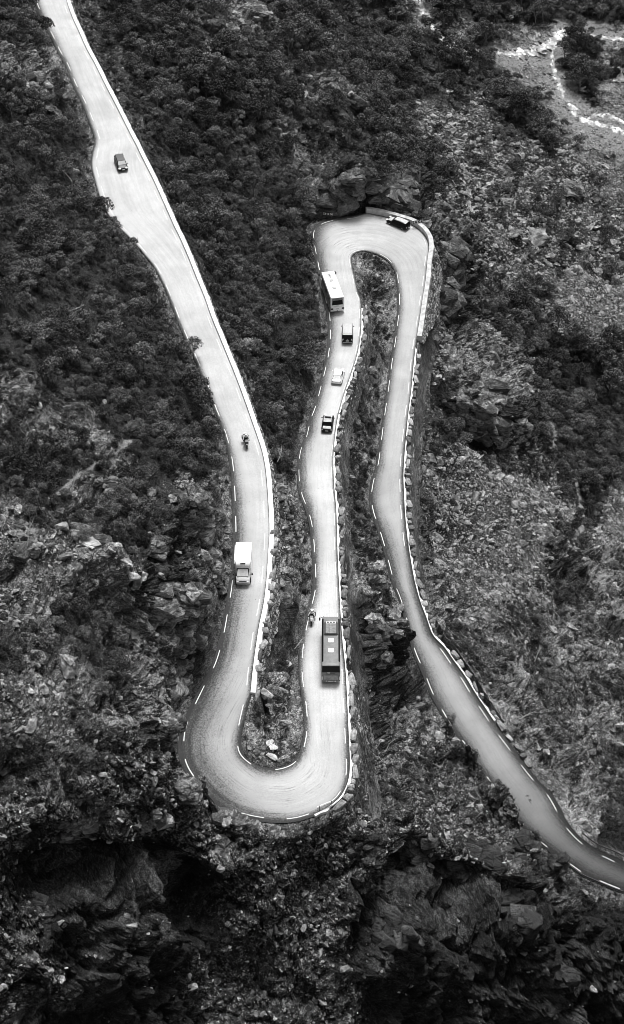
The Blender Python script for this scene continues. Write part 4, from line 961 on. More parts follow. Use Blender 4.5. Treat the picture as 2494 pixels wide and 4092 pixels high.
# motorcycles and riders (nose towards the viewer)
MJB = plain('dark riding jacket', .02, .8); MJW = plain('white riding jacket', .75, .8); MSKG = plain('black gloves', .02, .7); MHW = plain('white helmet', .9, .25); MBK = plain('motorcycle fairing black', .02, .3); MBW = plain('motorcycle fairing pale', .75, .3)
def moto(front, rear, label, fair, panniers, rider_label, jacket, trousers):
    root, L = vehicle_root('motorcycle', front, rear, label, 'motorcycle'); L = 2.25
    def part(nm, mat, fn, par=root, sm=False):
        bm = bm_new(); fn(bm); return fin(bm, nm, mat, par, sm)
    for nm, y in (('front_wheel', .76), ('rear_wheel', -.72)):
        wl_ = wheel(root, 0, y, .32, .15); wl_.name = nm
    part('fork', MSILV, lambda b: [tube(b, [(s*.11, .76, .32), (s*.11, .5, .95)], .03, 6) for s in (-1, 1)])
    part('handlebar', MBK, lambda b: tube(b, [(-.42, .3, 1.02), (-.3, .42, 1.04), (0, .48, 1.02), (.3, .42, 1.04), (.42, .3, 1.02)], .02, 6))
    part('frame', MBK, lambda b: loft(b, [[Vector((x*w__, y, z0+(z1-z0)*z)) for x, z in ((-1, 0), (-1, .7), (-.5, 1), (.5, 1), (1, .7), (1, 0))] for y, w__, z0, z1 in ((-.75, .08, .55, .75), (-.3, .15, .35, .78), (.1, .2, .25, .85), (.4, .17, .35, .95), (.6, .1, .6, .95))]), sm=True)
    part('tank', fair, lambda b: loft(b, [[Vector((x*w__, y, z)) for x, z in ((-1, .72), (-.9, z1-.05), (-.4, z1), (.4, z1), (.9, z1-.05), (1, .72))] for y, w__, z1 in ((-.12, .12, .86), (.08, .2, 1.0), (.35, .19, 1.02), (.48, .1, .92))]), sm=True)
    part('seat', MBK, lambda b: box(b, (0, -.42, .82), (.3, .7, .12), bev=.04))
    fr = part('front_fairing', fair, lambda b: loft(b, [[Vector((x*w__, y, z0+(z1-z0)*z)) for x, z in ((-1, 0), (-1, .6), (-.6, 1), (.6, 1), (1, .6), (1, 0))] for y, w__, z0, z1 in ((.42, .26, .62, 1.1), (.62, .24, .62, 1.08), (.78, .15, .68, .95), (.84, .08, .74, .86))]), sm=True)
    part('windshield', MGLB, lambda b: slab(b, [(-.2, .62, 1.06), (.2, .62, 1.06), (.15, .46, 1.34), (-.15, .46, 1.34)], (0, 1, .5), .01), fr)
    part('headlight', MLAMP, lambda b: box(b, (0, .83, .82), (.22, .08, .14), bev=.03), fr)
    for s in (-1, 1):
        part('mirror', MBK, lambda b: (tube(b, [(s*.3, .45, 1.04), (s*.4, .5, 1.22)], .012, 5), box(b, (s*.43, .5, 1.24), (.15, .04, .09), bev=.015)))
        if panniers: part('pannier', MBK, lambda b: box(b, (s*.36, -.72, .72), (.24, .5, .42), bev=.05))
        part('exhaust', MSILV, lambda b: tube(b, [(s*.2, .1, .3), (s*.24, -.8, .42)], .05, 8)) if s > 0 else None
    if panniers: part('top_box', plain('pale top box', .6, .5), lambda b: box(b, (0, -.98, 1.08), (.5, .4, .32), taper=.85, bev=.05))
    # rider: one continuous skinned body
    m = root.matrix_basis.copy() if False else Matrix.LocRotScale(root.location, root.rotation_euler, None)
    rr = empty('person', root.location, root.rotation_euler, label=rider_label, category='person'); rr.rotation_mode = 'XYZ'
    def skin(nm, V, E_, Rr, mat, par):
        me = bpy.data.meshes.new(nm); me.from_pydata(V, E_, []); me.materials.append(mat)
        o = link(nm, me, par); s_ = o.modifiers.new('skin', 'SKIN'); s_.use_smooth_shade = True
        for i, q in enumerate(Rr): me.skin_vertices[0].data[i].radius = (q[0], q[1]) if isinstance(q, tuple) else (q, q)
        me.skin_vertices[0].data[0].use_root = True
        sb = o.modifiers.new('smooth', 'SUBSURF'); sb.levels = 1; sb.render_levels = 1
        return o
    V = [(0, -.36, .98), (0, -.30, 1.18), (0, -.17, 1.40), (0, -.12, 1.50), (0, -.08, 1.58)]; Rr = [(.16, .12), (.15, .11), (.19, .12), (.07, .07), .06]; E_ = [(0, 1), (1, 2), (2, 3), (3, 4)]
    for s in (-1, 1):
        b = len(V); V += [(s*.12, -.30, .93), (s*.27, .08, .86), (s*.25, -.16, .44), (s*.27, -.02, .34)]; Rr += [.10, .075, .055, (.045, .04)]; E_ += [(0, b), (b, b+1), (b+1, b+2), (b+2, b+3)]
        b = len(V); V += [(s*.21, -.16, 1.40), (s*.38, .05, 1.20), (s*.38, .27, 1.06)]; Rr += [.07, .05, .035]; E_ += [(2, b), (b, b+1), (b+1, b+2)]
    body = skin('body', V, E_, Rr, trousers, rr)
    V = [(0, -.36, 1.0), (0, -.30, 1.18), (0, -.17, 1.40), (0, -.13, 1.48)]; Rr = [(.175, .135), (.17, .13), (.21, .14), (.085, .085)]; E_ = [(0, 1), (1, 2), (2, 3)]
    for s in (-1, 1):
        b = len(V); V += [(s*.21, -.16, 1.405), (s*.38, .05, 1.205), (s*.38, .23, 1.08)]; Rr += [.085, .065, .048]; E_ += [(2, b), (b, b+1), (b+1, b+2)]
    skin('jacket', V, E_, Rr, jacket, rr)
    for s in (-1, 1):
        V = [(s*.38, .26, 1.07), (s*.38, .33, 1.05)]; Rr = [(.035, .022), (.04, .02)]; E_ = [(0, 1)]
        for k in range(4):
            x = s*(.345+.022*k); l = (.035, .04, .038, .028)[k]; b = len(V)
            V += [(x, .345, 1.055), (x, .345+l, 1.045), (x, .345+l, 1.015), (x, .335, 1.005)]; Rr += [.0095, .009, .0085, .008]; E_ += [(1, b), (b, b+1), (b+1, b+2), (b+2, b+3)]
        b = len(V); V += [(s*.335, .29, 1.05), (s*.33, .325, 1.01)]; Rr += [.011, .009]; E_ += [(0, b), (b, b+1)]
        skin('glove', V, E_, Rr, MSKG, body)
    bm = bm_new(); bmesh.ops.create_uvsphere(bm, u_segments=20, v_segments=14, radius=1, matrix=Matrix.Translation((0, -.04, 1.70)) @ Matrix.Diagonal((.135, .165, .15, 1))); hm = fin(bm, 'helmet', MHW, rr, True)
    bm = bm_new(); secs = []
    for z in (1.655, 1.70, 1.745):
        k = math.sqrt(1-((z-1.70)/.15)**2); secs.append([Vector((.139*k*math.sin(a), -.04+.171*k*math.cos(a), z)) for a in np.linspace(-1.1, 1.1, 9)])
    rg = [[bm.verts.new(p) for p in s] for s in secs]
    for x, y in zip(rg, rg[1:]):
        for k in range(8): bm.faces.new((x[k], x[k+1], y[k+1], y[k]))
    fin(bm, 'visor', MGL, hm)
    root.scale = (1.12,)*3; rr.scale = (1.12,)*3
moto((988, 1798), (979, 1757), 'black touring motorcycle alone on the upper left road below the straight', MBK, True, 'rider in a black and white jacket and white helmet on the black motorcycle', MJW, MJB)
moto((1244, 2508), (1248, 2462), 'pale motorcycle with a top box squeezing past the dark coach', MBW, True, 'rider in a white jacket and helmet on the pale motorcycle beside the dark coach', MJW, MJB)

# ------------------------------------------------------------------ helpers that find the ground
bpy.context.view_layer.update()
CAMV = Vector((0, 0, CAMZ))
def cast(px, py):
    a = (px-CX)/FPX; b = (py-CY)/FPX
    ok, p, n, _ = ground.ray_cast(CAMV, Vector((a, cp-b*sp, -sp-b*cp)).normalized())
    return (p, n) if ok else (None, None)
def down(x, y):
    ok, p, n, _ = ground.ray_cast(Vector((x, y, 400)), Vector((0, 0, -1)))
    return (p, n) if ok else (None, None)

# ------------------------------------------------------------------ river
def river(pts, name, **props):
    V, F = [], []; prev = None; W3 = []
    for px, py, wpx in pts:
        p, n = cast(px, py)
        if p is None: continue
        W3.append((p, wpx*1.9*(p-CAMV).length/FPX/2))
    dense = []
    for (p, w0), (q, w1) in zip(W3, W3[1:]):
        for t in np.linspace(0, 1, 7)[:-1]: dense.append((p.lerp(q, t), w0+(w1-w0)*t))
    dense.append(W3[-1])
    for i, (p, ww) in enumerate(dense):
        d = (dense[min(i+1, len(dense)-1)][0]-dense[max(i-1, 0)][0]); n = Vector((d.y, -d.x, 0)).normalized()
        for k in range(7):
            t = k/3-1; w2 = ww*(1+.4*math.sin(i*1.3+(k > 3)*2)+.3*math.sin(i*3.1+(k > 3)*4)); q = p+n*t*w2; g_, _ = down(q.x, q.y); z = (g_.z if g_ else p.z)
            V.append((q.x, q.y, max(z, p.z-.8)*.5+p.z*.5+.30*(1-abs(t)**4)-.12+.25*math.sin(i*2.1+k*1.7)))
    for i in range(len(dense)-1):
        for k in range(6): F.append((i*7+k, i*7+k+1, i*7+k+8, i*7+k+7))
    return link(name, mesh_from(name, V, F, [MWT], True), **props)
RIV = [[(1668, -30, 60), (1685, 15, 62), (1700, 50, 52), (1712, 80, 26), (1740, 120, 12), (1775, 160, 14), (1820, 182, 50), (1850, 198, 34), (1895, 200, 14), (1935, 203, 20), (1980, 212, 14), (2010, 216, 16), (2060, 208, 34), (2130, 198, 34), (2165, 185, 34), (2200, 170, 22), (2225, 150, 30), (2240, 122, 36), (2290, 128, 8), (2370, 145, 12), (2440, 152, 16), (2510, 160, 14)],
 [(2215, 175, 10), (2205, 230, 8), (2215, 290, 12), (2235, 340, 12), (2250, 390, 12), (2285, 430, 18), (2300, 470, 14), (2350, 488, 20), (2420, 505, 18), (2470, 520, 20), (2520, 540, 18)], [(2340, 480, 8), (2380, 462, 12), (2430, 460, 14), (2470, 478, 12), (2510, 505, 14)], [(2130, 165, 8), (2150, 130, 12)], [(2490, 270, 26), (2500, 330, 36)]]
for k, pts in enumerate(RIV): river(pts, 'river', kind='structure')

# ------------------------------------------------------------------ trees
def leaf_cloud(lobes, per, size, seed, flat=.35):
    """many small leaf faces on and inside lobes; returns verts, quads, leaf tone"""
    r = np.random.default_rng(seed); V, T = [], []
    for (c, rad, tone) in lobes:
        n = int(per*(rad/.7)**2); d = r.normal(size=(n, 3)); d /= np.linalg.norm(d, axis=1)[:, None]; d[:, 2] = np.where(d[:, 2] < -.3, -d[:, 2], d[:, 2])
        rr = rad*np.clip(r.normal(.88, .16, n), .3, 1.2)[:, None]; P = np.array(c)+d*rr*np.array([1, 1, .8])
        nn = d+r.normal(size=(n, 3))*.55; nn /= np.linalg.norm(nn, axis=1)[:, None]
        a = np.cross(nn, r.normal(size=(n, 3))); a /= np.linalg.norm(a, axis=1)[:, None]; b = np.cross(nn, a)
        s = (size*r.uniform(.6, 1.35, n))[:, None]
        V.append(np.stack([P-a*s*.5, P-b*s*.38, P+a*s*.5, P+b*s*.38], 1).reshape(-1, 3))
        T.append(np.repeat(np.clip(tone*.5+r.uniform(0, .6, n)*.6+.1, 0, 1), 4))
    V = np.vstack(V); return V, np.arange(len(V)).reshape(-1, 4), np.concatenate(T)
def birch(seed, H, Rr, nl, per=105, size=.26, mat=None):
    r = random.Random(seed); lobes = []; limbs = []
    for k in range(nl):
        a = k*2.4+r.uniform(-.5, .5); d = Rr*.72*math.sqrt((k+.4)/nl); z = H*(.95-.42*(d/Rr)**1.3)+r.uniform(-.25, .15)
        rad = r.uniform(.36, .62)*Rr*.62; c = (d*math.cos(a), d*math.sin(a), z-rad*.6); lobes.append((c, rad, r.random())); limbs.append(c)
    V, F, T = leaf_cloud(lobes, per, size, seed)
    me = mesh_from('crown', V, F, [mat or ML]); attr(me, 'leaf', T)
    bm = bm_new(); b0 = Vector((0, 0, -.6)); lean = Vector((r.uniform(-.2, .2), r.uniform(-.2, .2), 0))
    tube(bm, [b0, lean+Vector((0, 0, H*.3)), lean*1.6+Vector((0, 0, H*.68))], [.1, .075, .03], 6)
    for c in limbs[::1 if nl < 9 else 2]: s = r.uniform(.15, .5); p = lean*s*2+Vector((0, 0, H*s)); q = Vector(c); tube(bm, [p, p.lerp(q, .5)+Vector((0, 0, -.1)), q], [.045, .03, .012], 5)
    mt = bpy.data.meshes.new('trunk'); bm.to_mesh(mt); bm.free(); mt.materials.append(MB)
    return me, mt
KIND = [birch(11, 3.4, 1.9, 13), birch(12, 4.2, 2.1, 15), birch(13, 2.6, 1.6, 10), birch(14, 3.6, 1.7, 11), birch(15, 2.2, 1.9, 10), birch(16, 4.4, 1.8, 12), birch(17, 3.0, 2.3, 14)]
PALE = [birch(21, 3.6, 1.9, 11, 70, .24, MLP)]
def joined(name, pair):
    o1 = pair[0]; o2 = pair[1]
    v1 = np.array([v.co for v in o1.vertices]); v2 = np.array([v.co for v in o2.vertices]); fs = [tuple(p.vertices) for p in o1.polygons]+[tuple(i+len(v1) for i in p.vertices) for p in o2.polygons]
    me = bpy.data.meshes.new(name); me.from_pydata(np.vstack([v1, v2]).tolist(), [], fs); me.materials.append(o1.materials[0]); me.materials.append(MB)
    me.polygons.foreach_set('material_index', [0]*len(o1.polygons)+[1]*len(o2.polygons))
    t = np.zeros(len(v1)); o1.attributes['leaf'].data.foreach_get('value', t) if False else None
    a = o1.attributes['leaf']; t = [x.value for x in a.data]; attr(me, 'leaf', t+[0]*len(v2)); return me
SHRUB = []
for k in range(5):
    r = random.Random(60+k); lob = [((r.uniform(-.35, .35), r.uniform(-.35, .35), r.uniform(.05, .25)), r.uniform(.2, .36), r.random()) for _ in range(5)]
    V, F, T = leaf_cloud(lob, 210, .13, 60+k); me = mesh_from('shrub', V, F, [MU]); attr(me, 'leaf', T); SHRUB.append(me)
TUFT = []
for k in range(3):
    r = np.random.default_rng(80+k); n = 46; an = r.uniform(0, 6.28, n); rr = r.uniform(0, .22, n); p = np.stack([rr*np.cos(an), rr*np.sin(an), 0*an], 1); h = r.uniform(.15, .36, n)
    t = p*2.3+np.stack([0*h, 0*h, h], 1)+r.normal(size=(n, 3))*.05; s = np.stack([-np.sin(an), np.cos(an), 0*an], 1)*.02
    V = np.stack([p-s, p+s, t], 1).reshape(-1, 3); me = mesh_from('tuft', V, np.arange(len(V)).reshape(-1, 3), [MGR]); attr(me, 'leaf', np.repeat(r.random(n), 3)); TUFT.append(me)

# ------------------------------------------------------------------ scatter over the ground
def stuff(name, meshes, pts, label, cat):
    """one object, instancing the given meshes on points by geometry nodes"""
    P = np.array([p[0] for p in pts]); me = bpy.data.meshes.new(name); me.vertices.add(len(P)); me.vertices.foreach_set('co', P.astype(np.float32).ravel())
    attr(me, 'rot', np.array([p[1] for p in pts]), 'FLOAT_VECTOR'); attr(me, 'scl', np.array([p[2] for p in pts]), 'FLOAT_VECTOR'); attr(me, 'pick', np.array([p[3] for p in pts]), 'INT')
    o = link(name, me, label=label, category=cat, kind='stuff')
    ng = bpy.data.node_groups.new(name, 'GeometryNodeTree'); ng.interface.new_socket('Geometry', in_out='INPUT', socket_type='NodeSocketGeometry'); ng.interface.new_socket('Geometry', in_out='OUTPUT', socket_type='NodeSocketGeometry')
    N = ng.nodes.new; gi, go = N('NodeGroupInput'), N('NodeGroupOutput'); ip = N('GeometryNodeInstanceOnPoints'); gj = N('GeometryNodeJoinGeometry')
    for m in reversed(meshes):
        src = bpy.data.objects.new(m.name+'_form', m); oi = N('GeometryNodeObjectInfo'); oi.inputs['Object'].default_value = src; oi.inputs['As Instance'].default_value = True
        ng.links.new(oi.outputs['Geometry'], gj.inputs[0])
    def na(nm, ty):
        a = N('GeometryNodeInputNamedAttribute'); a.data_type = ty; a.inputs['Name'].default_value = nm; return a.outputs[0]
    ip.inputs['Pick Instance'].default_value = True
    ng.links.new(gi.outputs[0], ip.inputs['Points']); ng.links.new(gj.outputs[0], ip.inputs['Instance']); ng.links.new(na('pick', 'INT'), ip.inputs['Instance Index'])
    er = N('FunctionNodeEulerToRotation'); ng.links.new(na('rot', 'FLOAT_VECTOR'), er.inputs[0]); ng.links.new(er.outputs[0], ip.inputs['Rotation']); ng.links.new(na('scl', 'FLOAT_VECTOR'), ip.inputs['Scale'])
    ng.links.new(ip.outputs[0], go.inputs[0]); md = o.modifiers.new('scatter', 'NODES'); md.node_group = ng
    return o
# cell areas of the ground grid, so that points can be drawn evenly
TX, TY, TZ = [q.reshape(NROW, NCOL) for q in (tx, ty, tz)]
Pg = np.stack([TX, TY, TZ], -1)
area = np.linalg.norm(np.cross(Pg[1:, :-1]-Pg[:-1, :-1], Pg[:-1, 1:]-Pg[:-1, :-1]), axis=2)
edg = ed.reshape(NROW, NCOL)[:-1, :-1]; nzg = blur(TN[:, 2], 3).reshape(NROW, NCOL)[:-1, :-1]; nn_ = TN.reshape(NROW, NCOL, 3)
gpx, gpy, gdp = project(TX[:-1, :-1], TY[:-1, :-1], TZ[:-1, :-1])
inframe = (gpx > -260) & (gpx < 2754) & (gpy > -160) & (gpy < 4300)
Wg = W.reshape(len(CLS), NROW, NCOL)[:, :-1, :-1]
def dens(**v): return sum(Wg[CLS.index(k)]*x for k, x in v.items())
patch = fbm(GX, GY, GZ*0, 6, 3, 200).reshape(NROW, NCOL)[:-1, :-1]; patch2 = fbm(GX, GY, GZ*0, 2.2, 3, 230).reshape(NROW, NCOL)[:-1, :-1]
trailg = trail.reshape(NROW, NCOL)[:-1, :-1]
wallg = wallz.reshape(NROW, NCOL)[:-1, :-1]
def draw(D, mind=0, seed=0, near_=0.6, cap=10**7):
    """points with the given density per square metre"""
    r = np.random.default_rng(seed); lam = (D*area*inframe*(edg > near_)*(~wallg)*(1-trailg)).ravel(); k = r.poisson(lam); c = np.repeat(np.arange(len(lam)), k); r.shuffle(c); c = c[:cap]
    i, j = c//(NCOL-1), c % (NCOL-1); a, b = r.random(len(c))[:, None], r.random(len(c))[:, None]
    P = Pg[i, j]*(1-a)*(1-b)+Pg[i+1, j]*a*(1-b)+Pg[i, j+1]*(1-a)*b+Pg[i+1, j+1]*a*b
    if mind > 0:
        g_ = {}; keep = []
        for q, p in enumerate(P):
            kx, ky = int(p[0]//mind), int(p[1]//mind); bad = False
            for dx in (-1, 0, 1):
                for dy in (-1, 0, 1):
                    for t in g_.get((kx+dx, ky+dy), ()):
                        if (P[t]-p)@(P[t]-p) < mind*mind: bad = True
            if not bad: g_.setdefault((kx, ky), []).append(q); keep.append(q)
        P = P[keep]; i, j = i[keep], j[keep]
    return P, nn_[i, j], i, j
# trees
bedg = bedm.reshape(NROW, NCOL)[:-1, :-1]
Dt = dens(T=1.0, t=.22, m=.012, S=.035, s=.012, b=.0)*np.clip(.85+1.0*patch, .12, 1.6)*(1-bedg)
P, Nq, I, J = draw(Dt*1.0, 1.95, 5, 2.0)
ppx, ppy, pdp = project(*P.T)
tr = []
for q in range(len(P)):
    s = random.choice((.42, .52, .62, .72, .8, .9, 1.2))*random.uniform(.92, 1.08)*(1.0 if Wg[0, I[q], J[q]] > .5 else .72); far_ = 1.4 if P[q][1] > 330 else 1
    tr.append((P[q]+[0, 0, -.1], (random.uniform(-.12, .12), random.uniform(-.12, .12), random.uniform(0, 6.28)), (s*far_,)*3, random.randrange(len(KIND))))
size = np.array([t[2][0]*FPX/d for t, d in zip(tr, pdp)]); vis = (ppx > 0) & (ppx < 2494) & (ppy > 0) & (ppy < 4092)
order = np.argsort(-size*vis); top = set(order[:285].tolist())
items = []
for q in order[:285]:
    loc, rot, scl, k = tr[q]; cr, tk = KIND[k]
    e = empty('birch_tree', loc, rot, category='tree', group='scrub birches on the mountainside'); e.scale = scl
    c1 = link('crown', cr, e); c2 = link('trunk', tk, e); items.append((e, ppx[q], ppy[q]))
name_places(items, 'scrub birch')
stuff('birch_thicket', [joined('birch', k) for k in KIND], [t for q, t in enumerate(tr) if q not in top], 'dense dark birch scrub covering the slopes and the valley floor', 'thicket')
print('trees', len(tr))
# pale single birches seen against the dark slope
def pale_tree(px, py, s, label):
    p, n = cast(px, py)
    if p is None: return
    e = empty('pale_birch', p, (0, 0, px), label=label, category='tree'); e.scale = (s,)*3
    link('crown', PALE[0][0], e); link('trunk', PALE[0][1], e)
for a in ((975, 1300, 1.0, 'pale leafed birch with white limbs right of the straight of the left road'), (985, 1420, .95, 'second pale birch just below the pale birch right of the left road'), (1740, 1330, .95, 'pale bushy birch on top of the crag right of the right hand road'), (1920, 2320, .8, 'pale spreading birch on the slope right of the right hand road'),
          (1920, 2640, .8, 'pale wide birch above the white wall end of the right hand road'), (1735, 1080, .85, 'pale bush just outside the bend of the concrete wall')): pale_tree(*a)
def special(px, py, s, k, label):
    p, n = cast(px, py)
    if p is None: return
    e = empty('birch_tree', p, (0, 0, px*.1), label=label, category='tree'); e.scale = (s,)*3; link('crown', KIND[k][0], e); link('trunk', KIND[k][1], e)
special(415, 868, 1.0, 1, 'dark birch leaning over the road edge below the lay-by on the left road')
special(360, 880, 1.0, 0, 'dark bushy birch left of the one leaning over the lay-by')
special(130, 60, 1.0, 5, 'tall birch overhanging the top end of the left road')
special(775, 1435, 1.0, 5, 'birch with its top just over the left edge of the left road')
special(1545, 2400, .7, 4, 'low bush on top of the crag over the right hand road')
special(1800, 2885, .6, 2, 'small bush reaching over the left edge of the right hand road')
special(1245, 1120, .9, 3, 'dark birch close against the left side of the white coach'); special(1240, 1240, .9, 0, 'dark birch on the bank behind the white coach'); special(1225, 1010, 1.0, 1, 'dark birch at the inner shoulder of the upper hairpin')
# low shrubs, heather and grass
D = (1-bedg)*(dens(T=.8, t=1.1, m=1.15, s=.04, S=.12, r=.08, c=.03, w=.12, b=.04, d=.05)*(np.clip(.7+patch2*1.1, 0, 2)))*(nzg > .25)
P, Nq, I, J = draw(D*.95, 0, 21, .9, 42000); n_ = len(P)
stuff('undergrowth', SHRUB, [(P[q], (random.uniform(-.3, .3), random.uniform(-.3, .3), random.uniform(0, 6.3)), (random.uniform(.5, 1.25)*(1 if Wg[1:3, I[q], J[q]].sum() > .4 else .75),)*3, random.randrange(5)) for q in range(n_)], 'low dark heather and dwarf shrubs between the rocks', 'undergrowth'); print('shrubs', n_)
D = dens(T=.3, t=.5, m=.8, r=.35, w=.3, s=.1, S=.1)*np.clip(.3+patch2, 0, 2)*(nzg > .4)
P, Nq, I, J = draw(D, 0, 22, .3, 22000)
stuff('grass', TUFT, [(P[q], (0, 0, random.uniform(0, 6.3)), (random.uniform(.7, 1.5),)*3, random.randrange(3)) for q in range(len(P))], 'tufts of pale grass on ledges and between stones', 'grass')
# loose stones
def stones_(D, sz, seed, cap, near_=.5, lo=1.0):
    P, Nq, I, J = draw(D, 0, seed, near_, cap); out = []
    for q in range(len(P)):
        s = sz[0]*(1-random.random())**(-1/2.2); s = min(s, sz[1]); out.append((P[q]+[0, 0, -.05*s], tuple(random.uniform(-.5, .5) if k < 2 else random.uniform(0, 6.3) for k in range(3)), (s, s*random.uniform(.7, 1), s*random.uniform(.6, 1)), random.randrange(9)))
    return out
sc = stones_(dens(s=4.4, S=2.5, r=.5, m=.16, w=.9, b=3.4, t=.12, c=.05, d=.02), (.27, 1.4), 31, 70000)
sc += stones_(dens(S=.42, s=.12, b=.15, r=.05, m=.006), (.8, 3.0), 32, 9000, 1.2)
stuff('scree', ROCKS, sc, 'loose angular scree and rubble spread over the slopes', 'scree'); print('scree', len(sc))
wr = []
MRW = [m.copy() for m in ROCKS[:4]]
for m in MRW: m.materials[0] = MRP
wr = stones_(dens(w=.30, m=.02, r=.05, c=.012, s=.02, t=.01, d=.02), (.16, .6), 33, 12000)
stuff('quartz_stones', MRW, wr, 'scattered small white stones on the dark mossy rock', 'stones')
# boulders one can point at: px, py, size in m, squash
BLD = [(2155, 865, 10, .8), (2290, 690, 8.5, .6), (1960, 690, 6.5, .55), (2010, 760, 5.5, .6), (1830, 540, 4.2, .7), (2060, 900, 4.6, .7), (2380, 760, 4.5, .7), (2450, 930, 4, .7), (2330, 960, 3.6, .7), (2200, 650, 4, .6), (2060, 545, 4, .6), (1900, 590, 3.5, .6), (1800, 320, 5, .5), (2080, 330, 5, .5), (2330, 320, 4.6, .5), (1590, 420, 4, .6), (2420, 630, 3.6, .6), (1700, 870, 3.2, .7), (2090, 1010, 3.4, .7), (2350, 1080, 4, .5), (1960, 1040, 2.6, .6), (2200, 1000, 3, .6), (2420, 1130, 3.2, .6), (1880, 820, 3, .6), (2120, 610, 3.4, .6), (2260, 560, 3.4, .6), (1730, 440, 3, .6), (2000, 450, 3, .6), (2440, 1010, 2.8, .7), (2150, 740, 3, .6),
 (272, 2640, 3.3, 1.3), (395, 1915, 2.0, .8), (440, 1905, 2.5, .9), (555, 1912, 2.6, .8), (605, 1945, 2.6, .6), (530, 1985, 2.8, .8), (195, 1850, 1.9, .9), (235, 2030, 1.8, 1.0), (70, 2020, 2.4, .8), (105, 2030, 1.5, 1.0), (345, 2010, 2.2, .8), (590, 2130, 1.6, .9), (380, 2130, 5.0, .35), (560, 2290, 2.4, .7), (725, 2400, 3.6, .8), (630, 2440, 3.4, .6), (540, 2580, 2.0, .8), (615, 2570, 2.6, .8), (130, 2160, 4.0, .6), (500, 2210, 3.6, .5), (650, 2290, 1.6, .8), (175, 2740, 2.2, .6), (360, 2800, 1.6, .8), (330, 2680, 1.0, .8), (130, 1630, 1.5, .8), (15, 1780, 2.0, .6), (60, 1540, 1.5, .7), (900, 2140, 1.4, .7),
 (1760, 1530, 1.9, .6), (1815, 1570, 2.0, .5), (1785, 1470, 1.6, .7), (2000, 1810, 1.8, .9), (1870, 1965, 1.6, .8), (2030, 1955, 2.4, .5), (1930, 1850, 1.5, .7), (1790, 1520, 1.0, .9), (1840, 2040, 1.2, .7), (1850, 1960, 1.0, .8), (2200, 2220, 1.4, .8), (2190, 2390, 1.8, .5), (2330, 2560, 1.5, .6), (2330, 2820, 2.0, .6), (2180, 2980, 2.4, .5), (2050, 2860, 2.2, .4), (1820, 2160, 1.5, .7), (1540, 1190, 1.6, .6), (1520, 1080, 1.4, .7), (1500, 1150, 1.1, .7),
 (1150, 2640, 1.5, .5), (1085, 3010, 1.8, .6), (1078, 2955, 1.6, .35), (1093, 2975, 1.6, .3), (1140, 2870, 2.0, .6), (1170, 2760, 1.4, .6), (1590, 2420, 3.0, .8), (1610, 2470, 2.6, .9), (1545, 2500, 3.2, .7), (1480, 2450, 2.4, .6), (760, 3165, 1.8, .8), (860, 3235, 2.0, .8), (905, 3262, 2.4, .7), (960, 3288, 1.8, .8), (1010, 3300, 1.8, .7), (820, 3200, 1.5, .8), (1230, 3330, 1.6, .8), (1130, 3330, 1.5, .7), (2020, 3270, 2.0, .7), (2130, 3380, 2.2, .8), (2240, 3470, 2.0, .8), (1980, 3210, 1.5, .7),
 (1180, 90, 3.4, .5), (1215, 60, 4.0, .6), (1060, 20, 4, .4), (870, 110, 4.6, .35), (940, 30, 3.4, .5), (790, 65, 2.4, .6), (990, 495, 2.2, .7), (1215, 550, 2.2, .6), (1730, 730, 3.4, .8), (1745, 760, 3.0, .7), (1440, 760, 3.4, .8), (1550, 770, 4.2, .8), (1280, 650, 2.4, .6)]
items = []
for k, (px, py, s, sq) in enumerate(BLD):
    p, n = cast(px, py+s*9)
    if p is None: continue
    pale = (px, py) in ((1085, 3010), (1078, 2955), (1093, 2975), (1150, 2640))
    m = random.choice(BOULD)
    if pale:
        m = m.copy(); m.materials[0] = MRP
    s = s*.9
    o = link('boulder', m, loc=p+Vector((0, 0, s*sq*.12)), rot=(random.uniform(-.25, .25), random.uniform(-.25, .25), random.uniform(0, 6.3)), category='boulder', group='boulders lying on the mountainside')
    o.scale = (s, s*random.uniform(.7, .95), s*sq*1.2); items.append((o, px, py))
name_places(items, 'rough grey boulder')
items2 = []
for o in stones:
    x, y, _ = project(*o.location); items2.append((o, float(x), float(y)))
name_places(items2, 'rough guard stone on the wall')
